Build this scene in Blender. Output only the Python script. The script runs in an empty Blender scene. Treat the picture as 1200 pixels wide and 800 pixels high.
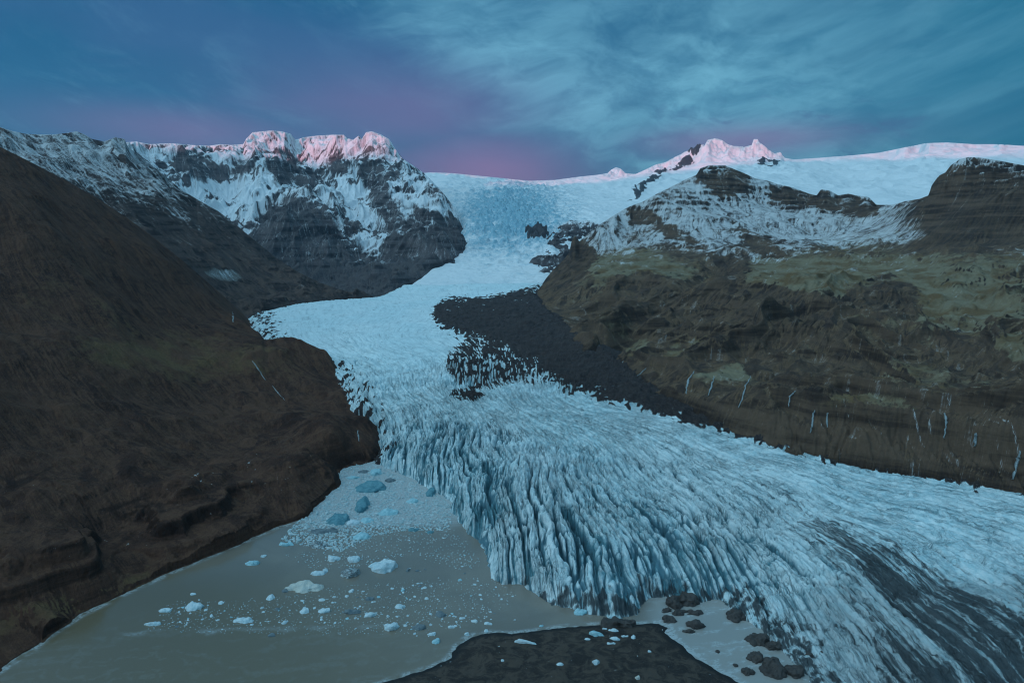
import bpy, math, time
import numpy as np
import threading
LOCK = threading.Lock()

T0 = time.time()
rng = np.random.default_rng(7)
F, PITCH, H = 782.0, math.radians(8.0), 300.0
CP, SP = math.cos(PITCH), math.sin(PITCH)
COL = bpy.context.scene.collection


# ------------------------------------------------------------------ survey of the place
# u = x / y and c = (z - H) / y of a line of sight; v = ln(y): bearings and distances from the lookout
def uc(px, py):
    a = (np.asarray(px, float) - 600) / F
    b = (400 - np.asarray(py, float)) / F
    dy = CP + b * SP
    return a / dy, (-SP + b * CP) / dy


def at_d(px, py, D):
    u, c = uc(px, py)
    return np.array([u * D, D + 0 * u, H + c * D])


def at_z(px, py, z):
    u, c = uc(px, py)
    D = (z - H) / c
    return np.array([u * D, D, z + 0 * u])


def px_of(x, y, z):
    d = y * CP - (z - H) * SP
    return 600 + F * x / d, 400 - F * (y * SP + (z - H) * CP) / d


# ------------------------------------------------------------------ noise
_P = np.random.default_rng(3).permutation(4096).astype(np.int32)
_G = np.random.default_rng(4).uniform(0, 2 * np.pi, 4096)
_GX, _GY = np.cos(_G).astype(np.float32), np.sin(_G).astype(np.float32)


def perlin(x, y, seed=0):
    x = np.asarray(x, np.float64) + seed * 17.31
    y = np.asarray(y, np.float64) - seed * 9.77
    xi, yi = np.floor(x).astype(np.int64), np.floor(y).astype(np.int64)
    xf, yf = (x - xi).astype(np.float32), (y - yi).astype(np.float32)

    def g(i, j, fx, fy):
        k = _P[(_P[(xi + i) & 4095] + yi + j + seed * 101) & 4095]
        return _GX[k] * fx + _GY[k] * fy
    sx = xf * xf * xf * (xf * (xf * 6 - 15) + 10)
    sy = yf * yf * yf * (yf * (yf * 6 - 15) + 10)
    a = g(0, 0, xf, yf); b = g(1, 0, xf - 1, yf)
    c = g(0, 1, xf, yf - 1); d = g(1, 1, xf - 1, yf - 1)
    a = a + sx * (b - a); c = c + sx * (d - c)
    return (a + sy * (c - a)) * 1.5


def fbm(x, y, o=5, seed=0, gain=.5, lac=2.03):
    s = 0; a = 1.0; n = 0
    for k in range(o):
        s = s + a * perlin(x, y, seed + k); n += a
        a *= gain; x = x * lac; y = y * lac
    return s / n


def ridged(x, y, o=5, seed=0, gain=.5, lac=2.07):
    s = 0; a = 1.0; n = 0; w = 1.0
    for k in range(o):
        r = (1 - np.abs(perlin(x, y, seed + k))) ** 2
        s = s + a * r * w; n += a
        w = np.clip(r * 1.6, 0, 1)
        a *= gain; x = x * lac; y = y * lac
    return s / n


def sm(a, b, x):
    t = np.clip((x - a) / (b - a), 0, 1)
    return t * t * (3 - 2 * t)


# ------------------------------------------------------------------ thin plate surface through surveyed points
class TPS:
    def __init__(self, P, val, lam=1e-5):
        P = np.asarray(P, float); self.P = P; n = len(P)
        K = self.k(P[:, None, 0] - P[None, :, 0], P[:, None, 1] - P[None, :, 1]) + lam * np.eye(n)
        A = np.zeros((n + 3, n + 3)); A[:n, :n] = K
        A[:n, n] = 1; A[:n, n + 1:] = P
        A[n, :n] = 1; A[n + 1:, :n] = P.T
        with LOCK:
            self.w = np.linalg.solve(A, np.concatenate([np.asarray(val, float), np.zeros(3)]))

    @staticmethod
    def k(dx, dy):
        r2 = dx * dx + dy * dy
        return r2 * np.log(r2 + 1e-12)

    def __call__(self, u, v):
        n = len(self.P)
        o = self.w[n] + self.w[n + 1] * u + self.w[n + 2] * v
        for k in range(n):
            o = o + self.w[k] * self.k(u - self.P[k, 0], v - self.P[k, 1])
        return o


def poly_sd(u, v, poly):
    """signed distance to a polygon in (u, v): negative inside"""
    poly = np.asarray(poly, float)
    d2 = np.full(u.shape, 1e9); ins = np.zeros(u.shape, bool)
    n = len(poly)
    for i in range(n):
        a = poly[i]; b = poly[(i + 1) % n]
        e = b - a; L = e @ e + 1e-15
        t = np.clip(((u - a[0]) * e[0] + (v - a[1]) * e[1]) / L, 0, 1)
        d2 = np.minimum(d2, (u - a[0] - t * e[0]) ** 2 + (v - a[1] - t * e[1]) ** 2)
        if a[1] != b[1]:
            cr = ((a[1] > v) != (b[1] > v)) & (u < e[0] * (v - a[1]) / (b[1] - a[1]) + a[0])
            ins ^= cr
    d = np.sqrt(d2)
    return np.where(ins, -d, d)


def patch(PX, PY, X, Y, poly, soft=7, wob=9, sc=60., seed=0):
    """a surveyed patch of ground with a ragged edge"""
    x0, y0 = np.min(poly, 0) - 40; x1, y1 = np.max(poly, 0) + 40
    box = (PX > x0) & (PX < x1) & (PY > y0) & (PY < y1)
    out = np.zeros(PX.shape)
    if box.any():
        px, py, x, y = PX[box], PY[box], X[box], Y[box]
        d = poly_sd(px, py, poly) + wob * 2 * fbm(x / sc, y / sc, 6, seed + 5, .6)
        out[box] = sm(soft, -soft, d)
    return out


def patches(PX, PY, X, Y, polys, **k):
    o = np.zeros(PX.shape)
    for i, p in enumerate(polys): o = np.maximum(o, patch(PX, PY, X, Y, p, seed=i * 3 % 50, **k))
    return o


def uvz(p):     # (px, py, z) -> (u, v)
    x, y, z = at_z(*p)
    return x / y, math.log(y)


def grid(u0, u1, nu, d0, d1, nv):
    U, V = np.meshgrid(np.linspace(u0, u1, nu), np.linspace(math.log(d0), math.log(d1), nv))
    Y = np.exp(V)
    return U, V, U * Y, Y


def smooth(a, n=1):
    for _ in range(n):
        p = np.pad(a, 1, mode='edge')
        a = (p[1:-1, 1:-1] * 4 + 2 * (p[:-2, 1:-1] + p[2:, 1:-1] + p[1:-1, :-2] + p[1:-1, 2:])
             + p[:-2, :-2] + p[2:, 2:] + p[:-2, 2:] + p[2:, :-2]) / 16
    return a


def erode(Z, cell, drops, steps=50, batch=30000, seed=1, rate=.3, cap=4.0):
    """rain running down the slope and cutting gullies"""
    r = np.random.default_rng(seed)
    h = Z / cell
    ny, nx = h.shape
    done = 0
    while done < drops:
        m = min(batch, drops - done); done += m
        x = r.uniform(1, nx - 3, m); y = r.uniform(1, ny - 3, m)
        dx = np.zeros(m); dy = np.zeros(m); sp = np.ones(m); wa = np.ones(m); se = np.zeros(m)
        acc = np.zeros_like(h)
        for s in range(steps):
            ix = x.astype(int); iy = y.astype(int); fx = x - ix; fy = y - iy
            h00 = h[iy, ix]; h10 = h[iy, ix + 1]; h01 = h[iy + 1, ix]; h11 = h[iy + 1, ix + 1]
            gx = (h10 - h00) * (1 - fy) + (h11 - h01) * fy
            gy = (h01 - h00) * (1 - fx) + (h11 - h10) * fx
            h0 = h00 * (1 - fx) * (1 - fy) + h10 * fx * (1 - fy) + h01 * (1 - fx) * fy + h11 * fx * fy
            dx = dx * .1 - gx * .9; dy = dy * .1 - gy * .9
            L = np.sqrt(dx * dx + dy * dy) + 1e-9
            dx /= L; dy /= L
            xn = np.clip(x + dx, 1, nx - 3); yn = np.clip(y + dy, 1, ny - 3)
            jx = xn.astype(int); jy = yn.astype(int); ex = xn - jx; ey = yn - jy
            h1 = (h[jy, jx] * (1 - ex) * (1 - ey) + h[jy, jx + 1] * ex * (1 - ey)
                  + h[jy + 1, jx] * (1 - ex) * ey + h[jy + 1, jx + 1] * ex * ey)
            dh = h1 - h0
            c = np.maximum(-dh, .01) * sp * wa * cap
            dep = (se > c) | (dh > 0)
            amt = np.where(dh > 0, np.minimum(dh, se), np.where(dep, (se - c) * .3, -np.minimum((c - se) * rate, np.maximum(-dh, 0))))
            se = se - amt
            for (a, b, w) in ((iy, ix, (1 - fx) * (1 - fy)), (iy, ix + 1, fx * (1 - fy)), (iy + 1, ix, (1 - fx) * fy), (iy + 1, ix + 1, fx * fy)):
                np.add.at(acc, (a, b), amt * w)
            if s % 4 == 3:
                h = h + np.clip(smooth(acc), -.10, .06); acc[:] = 0
            sp = np.sqrt(np.maximum(sp * sp - dh * 4, 0.01)); sp = np.minimum(sp, 3); wa = wa * .98
            x, y = xn, yn
    d = np.clip(h - Z / cell, -4, 1.5)
    return Z + d * cell


def fall_streaks(Z, cell, n=16, seed=5, src=None):
    """noise dragged down the fall line: scree, wash and snow streaks"""
    r = np.random.default_rng(seed)
    ny, nx = Z.shape
    w = src if src is not None else r.random(Z.shape)
    h = smooth(Z / cell, 3)
    gy, gx = np.gradient(h)
    L = np.hypot(gx, gy) + 1e-6
    gx, gy = gx / L, gy / L
    I, J = np.mgrid[0:ny, 0:nx].astype(float)
    tot = w.copy()
    for sgn in (1, -1):
        x, y = J.copy(), I.copy()
        for k in range(n):
            ix = np.clip(np.rint(x), 0, nx - 1).astype(int); iy = np.clip(np.rint(y), 0, ny - 1).astype(int)
            x = x + sgn * gx[iy, ix]; y = y + sgn * gy[iy, ix]
            ix = np.clip(np.rint(x), 0, nx - 1).astype(int); iy = np.clip(np.rint(y), 0, ny - 1).astype(int)
            tot = tot + w[iy, ix]
    tot = (tot - tot.mean()) / tot.std()
    return np.clip(.5 + tot * .22, 0, 1)


def fit_skyline(U, V, Y, Z, sky, d_lo, d_hi, width=.12, taper=.04):
    """raise or lower the crest of each bearing to its surveyed elevation"""
    su, sc = uc(*np.array(sky, float).T)
    o = np.argsort(su); su, sc = su[o], sc[o]
    u = U[0]
    want = np.interp(u, su, sc)
    edge = sm(su[0] - taper, su[0], u) * (1 - sm(su[-1], su[-1] + taper, u))
    C = (Z - H) / Y
    C2 = np.where((Y > d_lo) & (Y < d_hi), C, -9)
    for it in range(3):
        k = C2.argmax(0)
        vk = V[k, np.arange(len(u))]
        vks = np.convolve(np.pad(vk, 4, mode='edge'), np.ones(9) / 9, 'valid')
        cm = C2.max(0)
        w = np.exp(-((V - vks[None]) / width) ** 2)
        dlt = ((want - cm) * edge)[None] * w
        C2 = C2 + dlt; C = C + dlt
        # nothing behind the crest may top it
    over = np.maximum(C - want[None], 0) * edge[None] * ((Y > d_lo))
    C = C - over
    return H + C * Y


# ------------------------------------------------------------------ meshes
def link(name, me, mat=None, parent=None):
    o = bpy.data.objects.new(name, me)
    COL.objects.link(o)
    if mat: me.materials.append(mat)
    if parent: o.parent = parent
    return o


def grid_mesh(name, X, Y, Z, mat, attrs=None, keep=None, two=True):
    ny, nx = X.shape
    idx = np.arange(ny * nx).reshape(ny, nx)
    q = np.stack([idx[:-1, :-1], idx[:-1, 1:], idx[1:, 1:], idx[1:, :-1]], -1).reshape(-1, 4)
    if keep is not None:
        kq = keep[:-1, :-1] | keep[:-1, 1:] | keep[1:, 1:] | keep[1:, :-1]
        q = q[kq.ravel()]
    co = np.stack([X, Y, Z], -1).reshape(-1, 3)
    used = np.zeros(len(co), bool); used[q.ravel()] = True
    remap = np.cumsum(used) - 1
    q = remap[q]; co = co[used]
    me = bpy.data.meshes.new(name)
    me.vertices.add(len(co)); me.vertices.foreach_set('co', co.astype(np.float32).ravel())
    me.loops.add(q.size); me.loops.foreach_set('vertex_index', q.astype(np.int32).ravel())
    me.polygons.add(len(q)); me.polygons.foreach_set('loop_start', np.arange(0, q.size, 4, dtype=np.int32))
    me.update(calc_edges=True)
    me.polygons.foreach_set('use_smooth', np.ones(len(q), bool))
    for k, a in (attrs or {}).items():
        t = me.attributes.new(k, 'FLOAT', 'POINT')
        t.data.foreach_set('value', a.reshape(-1)[used].astype(np.float32))
    me.validate()
    o = link(name, me, mat)
    print('mesh', name, len(co), round(time.time() - T0, 1))
    return o


def structure(o, label=None, kind='structure'):
    o['kind'] = kind
    if label: o['label'] = label
    return o


# ------------------------------------------------------------------ materials
class Nodes:
    def __init__(self, name):
        self.m = bpy.data.materials.new(name); self.m.use_nodes = True
        self.t = self.m.node_tree; self.n = self.t.nodes; self.l = self.t.links
        self.bsdf = self.n['Principled BSDF']
        self.geo = self.n.new('ShaderNodeNewGeometry')
        self.pos = self.geo.outputs['Position']

    def _set(self, sock, v):
        if hasattr(v, 'is_output') or isinstance(v, bpy.types.NodeSocket): self.l.new(v, sock)
        elif v is not None:
            if isinstance(v, (tuple, list)) and len(v) == 3 and sock.type == 'RGBA': v = (*v, 1)
            sock.default_value = v

    def attr(self, name):
        a = self.n.new('ShaderNodeAttribute'); a.attribute_name = name
        return a.outputs['Fac']

    def math(self, op, a, b=None, c=None, clamp=False):
        m = self.n.new('ShaderNodeMath'); m.operation = op; m.use_clamp = clamp
        self._set(m.inputs[0], a); self._set(m.inputs[1], b)
        if c is not None: self._set(m.inputs[2], c)
        return m.outputs[0]

    def scale(self, vec, s):
        m = self.n.new('ShaderNodeMapping'); self.l.new(vec, m.inputs['Vector'])
        m.inputs['Scale'].default_value = s if isinstance(s, (tuple, list)) else (s, s, s)
        return m.outputs[0]

    def noise(self, s, detail=6, rough=.6, vec=None, dist=0.):
        t = self.n.new('ShaderNodeTexNoise')
        self.l.new(self.scale(vec or self.pos, s), t.inputs['Vector'])
        t.inputs['Scale'].default_value = 1
        t.inputs['Detail'].default_value = detail; t.inputs['Roughness'].default_value = rough
        t.inputs['Distortion'].default_value = dist
        return t.outputs['Fac']

    def voronoi(self, s, feature='F1', vec=None):
        t = self.n.new('ShaderNodeTexVoronoi'); t.feature = feature
        self.l.new(self.scale(vec or self.pos, s), t.inputs['Vector']); t.inputs['Scale'].default_value = 1
        return t.outputs['Distance']

    def ramp(self, v, a, b):
        m = self.n.new('ShaderNodeMapRange'); m.interpolation_type = 'SMOOTHSTEP'
        self._set(m.inputs['Value'], v); m.inputs['From Min'].default_value = a; m.inputs['From Max'].default_value = b
        return m.outputs['Result']

    def mix(self, f, a, b, mode='MIX'):
        m = self.n.new('ShaderNodeMix'); m.data_type = 'RGBA'; m.blend_type = mode
        self._set(m.inputs['Factor'], f); self._set(m.inputs['A'] if False else m.inputs[6], a); self._set(m.inputs[7], b)
        return m.outputs[2]

    def bump(self, h, dist, strength=1., prev=None):
        b = self.n.new('ShaderNodeBump'); self._set(b.inputs['Height'], h)
        b.inputs['Distance'].default_value = dist; b.inputs['Strength'].default_value = strength
        if prev is not None: self.l.new(prev, b.inputs['Normal'])
        return b.outputs[0]

    def out(self, color, rough=.9, normal=None, spec=.3):
        self._set(self.bsdf.inputs['Base Color'], color); self._set(self.bsdf.inputs['Roughness'], rough)
        self.bsdf.inputs['Specular IOR Level'].default_value = spec
        if normal is not None: self.l.new(normal, self.bsdf.inputs['Normal'])
        return self.m


def hill_material(name, rock_a, rock_b, soil, grass, snow=(.74, .79, .84), s=.02, bump=3.0, veg2=None, snow_streak=.9, snow_max=1., snow_ramp=(.30, .80), streak_w=.75, vary=.76):
    """bare rock, scree, thin grass and snow; masks snow / grass / pale are surveyed on the terrain"""
    N = Nodes(name)
    a = N.noise(s, 8, .65); b = N.noise(s * 4.7, 7, .7); c = N.noise(s * 22, 5, .7)
    st = N.noise((s * .35, s * .35, s * 5), 5, .6)
    rock = N.mix(N.ramp(a, .35, .65), rock_a, rock_b)
    sk = N.attr('streak')
    rock = N.mix(N.ramp(N.math('ADD', N.math('MULTIPLY', sk, streak_w), N.math('MULTIPLY', b, 1.1 - streak_w)), .38, .72), rock, soil)
    cl = N.attr('cliff')
    band = N.mix(N.ramp(st, .4, .6), tuple(x * .55 for x in rock_a), tuple(x * 1.25 for x in rock_b))
    rock = N.mix(N.math('MULTIPLY', cl, .8), rock, band)
    g = N.math('ADD', N.attr('grass'), N.math('MULTIPLY', N.math('SUBTRACT', b, .5), 1.3))
    col = N.mix(N.ramp(g, .35, .75), rock, N.mix(N.ramp(N.noise(s * 1.7, 6, .6), .4, .62), grass, veg2 or soil))
    pale = N.math('ADD', N.attr('pale'), N.math('MULTIPLY', N.math('SUBTRACT', c, .5), .7))
    col = N.mix(N.ramp(pale, .4, .9), col, (.17, .16, .15))
    var = N.math('ADD', 1 - vary / 2, N.math('MULTIPLY', c, vary))
    comb = N.n.new('ShaderNodeCombineColor')
    for i in range(3): N.l.new(var, comb.inputs[i])
    col = N.mix(1.0, col, comb.outputs[0], 'MULTIPLY')
    sn = N.math('ADD', N.math('SUBTRACT', N.math('MULTIPLY', N.attr('snow'), 1.45), .42), N.math('ADD', N.math('MULTIPLY', N.math('SUBTRACT', c, .5), .9), N.math('ADD', N.math('MULTIPLY', N.math('SUBTRACT', b, .5), .5), N.math('MULTIPLY', N.math('SUBTRACT', sk, .5), snow_streak))))
    col = N.mix(N.math('MULTIPLY', N.ramp(sn, *snow_ramp), snow_max), col, snow)
    nrm = N.bump(b, bump * 3, .6)
    nrm = N.bump(c, bump, .7, nrm)
    return N.out(col, .92, nrm, .15)


M_near = hill_material('brown_hill', (.032, .0160, .0125), (.070, .034, .023), (.105, .053, .034), (.125, .078, .040), s=.014, bump=3.0, streak_w=.42, vary=1.1)
M_left = hill_material('dark_slope', (.040, .030, .030), (.075, .055, .050), (.11, .075, .062), (.10, .075, .045), s=.010, bump=4, snow_max=.7, snow_streak=1.1, snow_ramp=(.05, .95))
M_massif = hill_material('snowy_rock', (.055, .052, .060), (.112, .098, .102), (.11, .096, .098), (.05, .05, .045), s=.0065, bump=7, snow_streak=.8, snow_ramp=(.10, .95))
M_right = hill_material('green_brown_hill', (.040, .028, .025), (.088, .058, .041), (.135, .085, .052), (.20, .168, .112), s=.009, bump=2.2, veg2=(.135, .088, .045), snow_streak=1.3, snow_max=.62, snow_ramp=(.0, 1.0))


def slope_of(X, Y, Z):
    """surface steepness from finite differences on the mesh"""
    xu = np.gradient(X, axis=1); zu = np.gradient(Z, axis=1)
    yv = np.gradient(Y, axis=0); xv = np.gradient(X, axis=0); zv = np.gradient(Z, axis=0)
    zx = zu / xu
    zy = (zv - zx * xv) / yv
    return np.sqrt(zx ** 2 + zy ** 2), zx, zy


# ------------------------------------------------------------------ shared outlines (px, py, z)
SHORE = [(-260, 960, 0), (-120, 865, 0), (0, 784, 0), (40, 757, 0), (90, 722, 0), (130, 702, 0), (180, 678, 0), (230, 657, 0), (280, 636, 0),
         (320, 618, 0), (358, 606, 0), (372, 590, 0), (392, 571, 0), (400, 552, 0), (412, 546, 0), (430, 541, 3)]
MARGIN = [(437, 528, 14), (435, 502, 30), (428, 482, 40), (412, 456, 52), (398, 440, 58), (383, 429, 64), (352, 419, 72), (325, 405, 80),
          (306, 390, 87), (297, 368, 96)]
FRONT = [(430, 541, 3), (455, 552, 0), (480, 562, 0), (500, 576, 0), (514, 580, 0), (525, 590, 0), (528, 610, 0), (546, 626, 0), (560, 640, 0),
         (566, 655, 0), (569, 679, 0), (588, 686, 0), (612, 687, 0), (625, 700, 0), (645, 710, 0), (690, 722, 0), (720, 728, 0), (752, 722, 0),
         (762, 703, 0), (790, 700, 0), (812, 707, 0), (845, 704, 0), (858, 716, 0), (880, 733, 0), (905, 748, 0), (925, 772, 0), (948, 800, 0),
         (990, 860, 0), (1060, 980, 0)]
FOOT_R = [(622, 342, 128), (640, 362, 112), (672, 388, 98), (712, 415, 88), (752, 443, 76), (790, 466, 66), (840, 488, 58), (890, 505, 53), (940, 520, 49),
          (1000, 534, 46), (1060, 547, 44), (1130, 561, 42), (1200, 575, 41), (1330, 600, 40), (1500, 632, 38)]


# ------------------------------------------------------------------ glacier
def build_glacier():
    du = .0016
    U, V, X, Y = grid(-.48, 1.12, 1230, 330, 3300, 1650)
    pts = []
    P = lambda px, py, z: pts.append((*uvz((px, py, z)), z))
    for p in MARGIN: P(*p)
    for p in FOOT_R: P(*p)
    for px, py, z in FRONT[1:]: P(px, py, 15 if px < 700 else 11)
    for p in [(470, 520, 42), (520, 560, 38), (560, 590, 36), (600, 640, 32), (560, 520, 50), (600, 480, 58), (520, 460, 62), (460, 440, 66), (400, 400, 82),
              (350, 375, 95), (450, 370, 96), (480, 400, 84), (540, 420, 78), (580, 380, 92), (560, 356, 104), (520, 345, 112), (400, 350, 108), (600, 420, 76), (640, 400, 86),
              (660, 430, 74), (700, 560, 44), (650, 520, 50), (720, 640, 30), (720, 680, 24), (800, 600, 36), (800, 660, 26), (900, 580, 40), (900, 680, 24), (1000, 600, 38), (1000, 720, 20), (1100, 640, 34),
              (1100, 760, 16), (1180, 640, 36), (1200, 740, 20), (1200, 800, 12), (1350, 800, 14), (540, 470, 60), (640, 335, 134), (560, 338, 128), (590, 332, 138), (480, 338, 122)]:
        P(*p)
    # the tongue's head at the foot of the icefall
    for (px, py, D) in [(560, 333, 2950), (620, 331, 3100), (520, 333, 3100), (480, 335, 3000), (650, 333, 3050)]:
        x, y, z = at_d(px, py, D); pts.append((x / y, math.log(y), z))
    pts = np.array(pts)
    Z = TPS(pts[:, :2], pts[:, 2], 2e-5)(U, V)
    # flow lines
    FL = [[(300, 365), (330, 410), (400, 450), (430, 500), (434, 541)],
          [(350, 365), (400, 420), (450, 470), (468, 520), (470, 560)],
          [(420, 365), (460, 420), (500, 470), (512, 540), (515, 585)],
          [(470, 372), (505, 420), (545, 480), (580, 570), (590, 686)],
          [(495, 400), (535, 440), (595, 490), (655, 600), (690, 720)],
          [(565, 455), (620, 490), (700, 570), (765, 640), (800, 700)],
          [(600, 455), (680, 500), (800, 590), (880, 690), (920, 770)],
          [(620, 455), (740, 510), (890, 610), (1020, 720), (1090, 800)],
          [(640, 460), (780, 510), (960, 600), (1100, 680), (1200, 740)],
          [(660, 462), (800, 500), (950, 550), (1100, 590), (1200, 620)],
          [(700, 468), (850, 503), (1000, 540), (1200, 580)]]
    fp = []
    zt = TPS(pts[:, :2], pts[:, 2], 2e-5)
    for i, L in enumerate(FL):
        for (px, py) in L:
            z = 60.
            for _ in range(4):
                uu, vv = uvz((px, py, z)); z = float(zt(np.array([uu]), np.array([vv]))[0])
            fp.append((uu, vv, i))
    fp = np.array(fp)
    PSI = TPS(fp[:, :2], fp[:, 2], 5e-5)(U, V)
    PX, PY = px_of(X, Y, Z)

    def blob(cx, cy, rx, ry, a=1.):
        return a * np.exp(-((PX - cx) / rx) ** 2 - ((PY - cy) / ry) ** 2)
    amp = np.clip(blob(470, 520, 60, 45, 1.) + blob(550, 540, 70, 60, .9) + blob(590, 620, 60, 60, .8) + blob(680, 620, 90, 55, 1.) + blob(760, 660, 80, 45, 1.)
                  + blob(540, 440, 60, 25, .45) + blob(850, 640, 90, 60, .65) + blob(740, 560, 120, 60, .45) + blob(930, 690, 110, 60, .4) + blob(420, 440, 30, 40, .5), 0, 1.15)
    base_amp = .12 + .1 * sm(430, 470, PY)
    # deep crevasses along the flow
    wx = fbm(X / 70, Y / 70, 4, 11); wy = fbm(X / 70, Y / 70, 4, 15)
    armw = sm(660, 820, PX)
    s = PSI * 3.7 + wx * .9 * (1 - .7 * armw)
    t = Y / 62 + X / 200 + wy * 1.3; tl = Y / 100 + X / 300 + wy * .9
    n1 = perlin(s, tl * .55, 21); n2 = perlin(s * 2.1 + 3, tl * .9, 23); n3 = perlin(s * 4.3, t * 1.7, 27)
    cr = np.exp(-np.abs(n1) * 12); cr2 = np.exp(-np.abs(n2) * 11); cr3 = np.exp(-np.abs(n3) * 8)
    broad = (1 - np.abs(perlin(s * .5, t * .35, 31))) ** 2
    # cross cracks
    q2 = perlin(PSI * 5 + wy, Y / 9 + X / 34 + wx * 2, 43)
    q1 = perlin(PSI * 2.4 + wy * 3, Y / 26 + X / 70 + wx * 3.0, 41)
    xr = np.exp(-np.abs(q1) * 8)
    gate = sm(-.25, .25, perlin(s * .7, t * .9, 33)); gate2 = sm(-.2, .2, perlin(s * 1.3, t * 1.4, 35))
    lowr = 1 - .35 * sm(600, 690, PY)
    deep = amp * lowr * (21 * cr * (.5 + .5 * gate) + 11 * cr2 * (.3 + .7 * gate2) + 3.5 * cr3 + 9.0 * xr * (.2 + cr2)) - amp * 9 * broad + amp * 3 * np.abs(fbm(s * 2, t * 2, 4, 37))
    # fine ice hummocks everywhere
    fine = 2.2 * cr2 + 1.7 * cr3 + 1.3 * np.exp(-np.abs(perlin(X / 9 + wx, Y / 14, 51)) * 5) + 2.0 * np.exp(-np.abs(perlin(PSI * 8 + wx, t * 3, 57)) * 6)
    far = sm(900, 1500, Y)
    # upper tongue: small transverse hummocks
    hum = ridged(X / 42 + wx, Y / 26 + wy, 4, 61) * 3.5
    rough_fine = fbm(X / 6, Y / 8, 3, 71) * .7 * (1 - .5 * armw)
    # flow-parallel long low ridges over the right arm
    arm = sm(700, 860, PX) * sm(0, .2, 1 - amp)
    lines = ridged(PSI * 7 + .15 * wx, (X / 300 + Y / 200), 5, 81, .6) * 6.5 * arm
    Zd = Z - deep - fine * (.35 + 1.1 * base_amp * 5 * .6) * (1 - .65 * far) * (1 - .55 * armw) + hum * far * .6 - lines * 1.1 - armw * 1.6 * np.exp(-np.abs(q2) * 7) + rough_fine + fbm(X / 140, Y / 140, 3, 85) * 5
    # outline of the ice
    poly = [uvz(p) for p in reversed(MARGIN)] + [uvz(p) for p in FRONT] + [uvz((1700, 980, 0))] + [uvz(p) for p in reversed(FOOT_R)]
    poly += [(at_d(640, 333, 3150)[0] / 3150, math.log(3150)), (.12, math.log(3400)), (-.3, math.log(3400)), (at_d(360, 345, 2700)[0] / 2700, math.log(2700))]
    far_pts = [(545, 331, 3150), (500, 334, 3000), (450, 340, 2650), (400, 343, 2500), (340, 350, 2300), (305, 360, 2100)]
    poly = poly[:-4] + [(uc(640, 333)[0], math.log(3350)), (uc(500, 333)[0], math.log(3400))] + [(uc(a, b)[0], math.log(c)) for a, b, c in far_pts[2:]]
    edge_n = fbm(X / 22, Y / 22, 4, 91) * .012 + fbm(X / 7, Y / 7, 2, 95) * .004
    sd = poly_sd(U, V, poly)
    fpoly = [uvz(p) for p in FRONT]
    # distance to the calving front only
    dfr = np.full(U.shape, 9.)
    for a, b in zip(fpoly[:-1], fpoly[1:]):
        a = np.array(a); b = np.array(b); e = b - a
        tt = np.clip(((U - a[0]) * e[0] + (V - a[1]) * e[1]) / (e @ e), 0, 1)
        dfr = np.minimum(dfr, np.hypot(U - a[0] - tt * e[0], V - a[1] - tt * e[1]))
    ins = -(sd + edge_n * .8)
    prof = .55 * sm(0, .028, ins) + .45 * sm(0, .11, ins)             # steep ice front
    low = sm(740, 900, PX)
    prof = prof * (1 - low) + low * np.sqrt(np.clip(ins / .09, 0, 1))
    isf = (dfr < .16)
    k = np.where(isf, prof * (1 - sm(.1, .16, dfr)) + sm(.1, .16, dfr), 1)
    Zf = np.where(ins > 0, -2 + (Zd + 2) * k, -3 + ins * 120)
    Zf = np.where(ins > 0, np.maximum(Zf, -2 + 8 * sm(0, .02, ins)) if False else Zf, Zf)
    Zf = np.where((~isf) & (ins < 0), Zd + ins * Y * .5, Zf)
    Zf = Zf - 30 * sm(3000, 3300, Y)
    # ---- surface masks
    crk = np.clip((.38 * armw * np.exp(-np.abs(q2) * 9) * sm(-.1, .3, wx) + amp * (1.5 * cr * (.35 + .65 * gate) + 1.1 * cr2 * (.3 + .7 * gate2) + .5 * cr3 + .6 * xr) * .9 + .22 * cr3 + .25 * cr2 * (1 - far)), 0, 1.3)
    # debris-covered moraine
    MOR = [(502, 372), (508, 357), (530, 349), (565, 349), (600, 343), (632, 336), (700, 330), (900, 420), (1250, 560), (1300, 600), (1200, 579), (1130, 563), (1060, 549),
           (1000, 539), (940, 527), (880, 512), (820, 496), (760, 480), (700, 468), (660, 460), (625, 456), (600, 445), (570, 430), (545, 410), (520, 395)]
    rag = fbm(X / 26, Y / 40, 4, 101) * 10 + 7 * perlin(X / 9, Y / 13, 102) * sm(600, 680, PX) - 12 * np.exp(-((PX - 570) / 70) ** 2 - ((PY - 425) / 40) ** 2) + ridged(s * 1.5, t * .6, 4, 105) * 95 * np.exp(-((PX - 570) / 75) ** 2 - ((PY - 428) / 40) ** 2)
    sdm = poly_sd(PX, PY, MOR)
    deb = sm(3, -4, sdm + rag)
    white_fl = sm(.16, .36, perlin(X / 10, Y / 9, 111) + .3 * perlin(X / 4, Y / 4, 113)) * sm(-34, -2, sdm)
    deb = deb * (1 - .85 * white_fl * sm(.15, .3, perlin(X / 60, Y / 60, 115)))
    dirt2 = np.exp(-((PX - 548) / 22) ** 2 - ((PY - 462) / 9) ** 2) * 1.6 * ridged(s * 2, t, 3, 117)
    deb = np.maximum(deb, sm(.35, .6, dirt2) * .9)
    fins = blob(572, 426, 56, 34, 1.25) * (.15 + 1.2 * sm(.30, .62, ridged(PSI * 9 + .3 * wx, X / 130 + Y / 70, 4, 119)))
    deb = np.maximum(deb * (1 - .0 * fins), sm(.56, .92, fins) * .95)
    # left margin grime
    sml = np.full(U.shape, 9.)
    mp = [uvz(p) for p in MARGIN]
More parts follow.
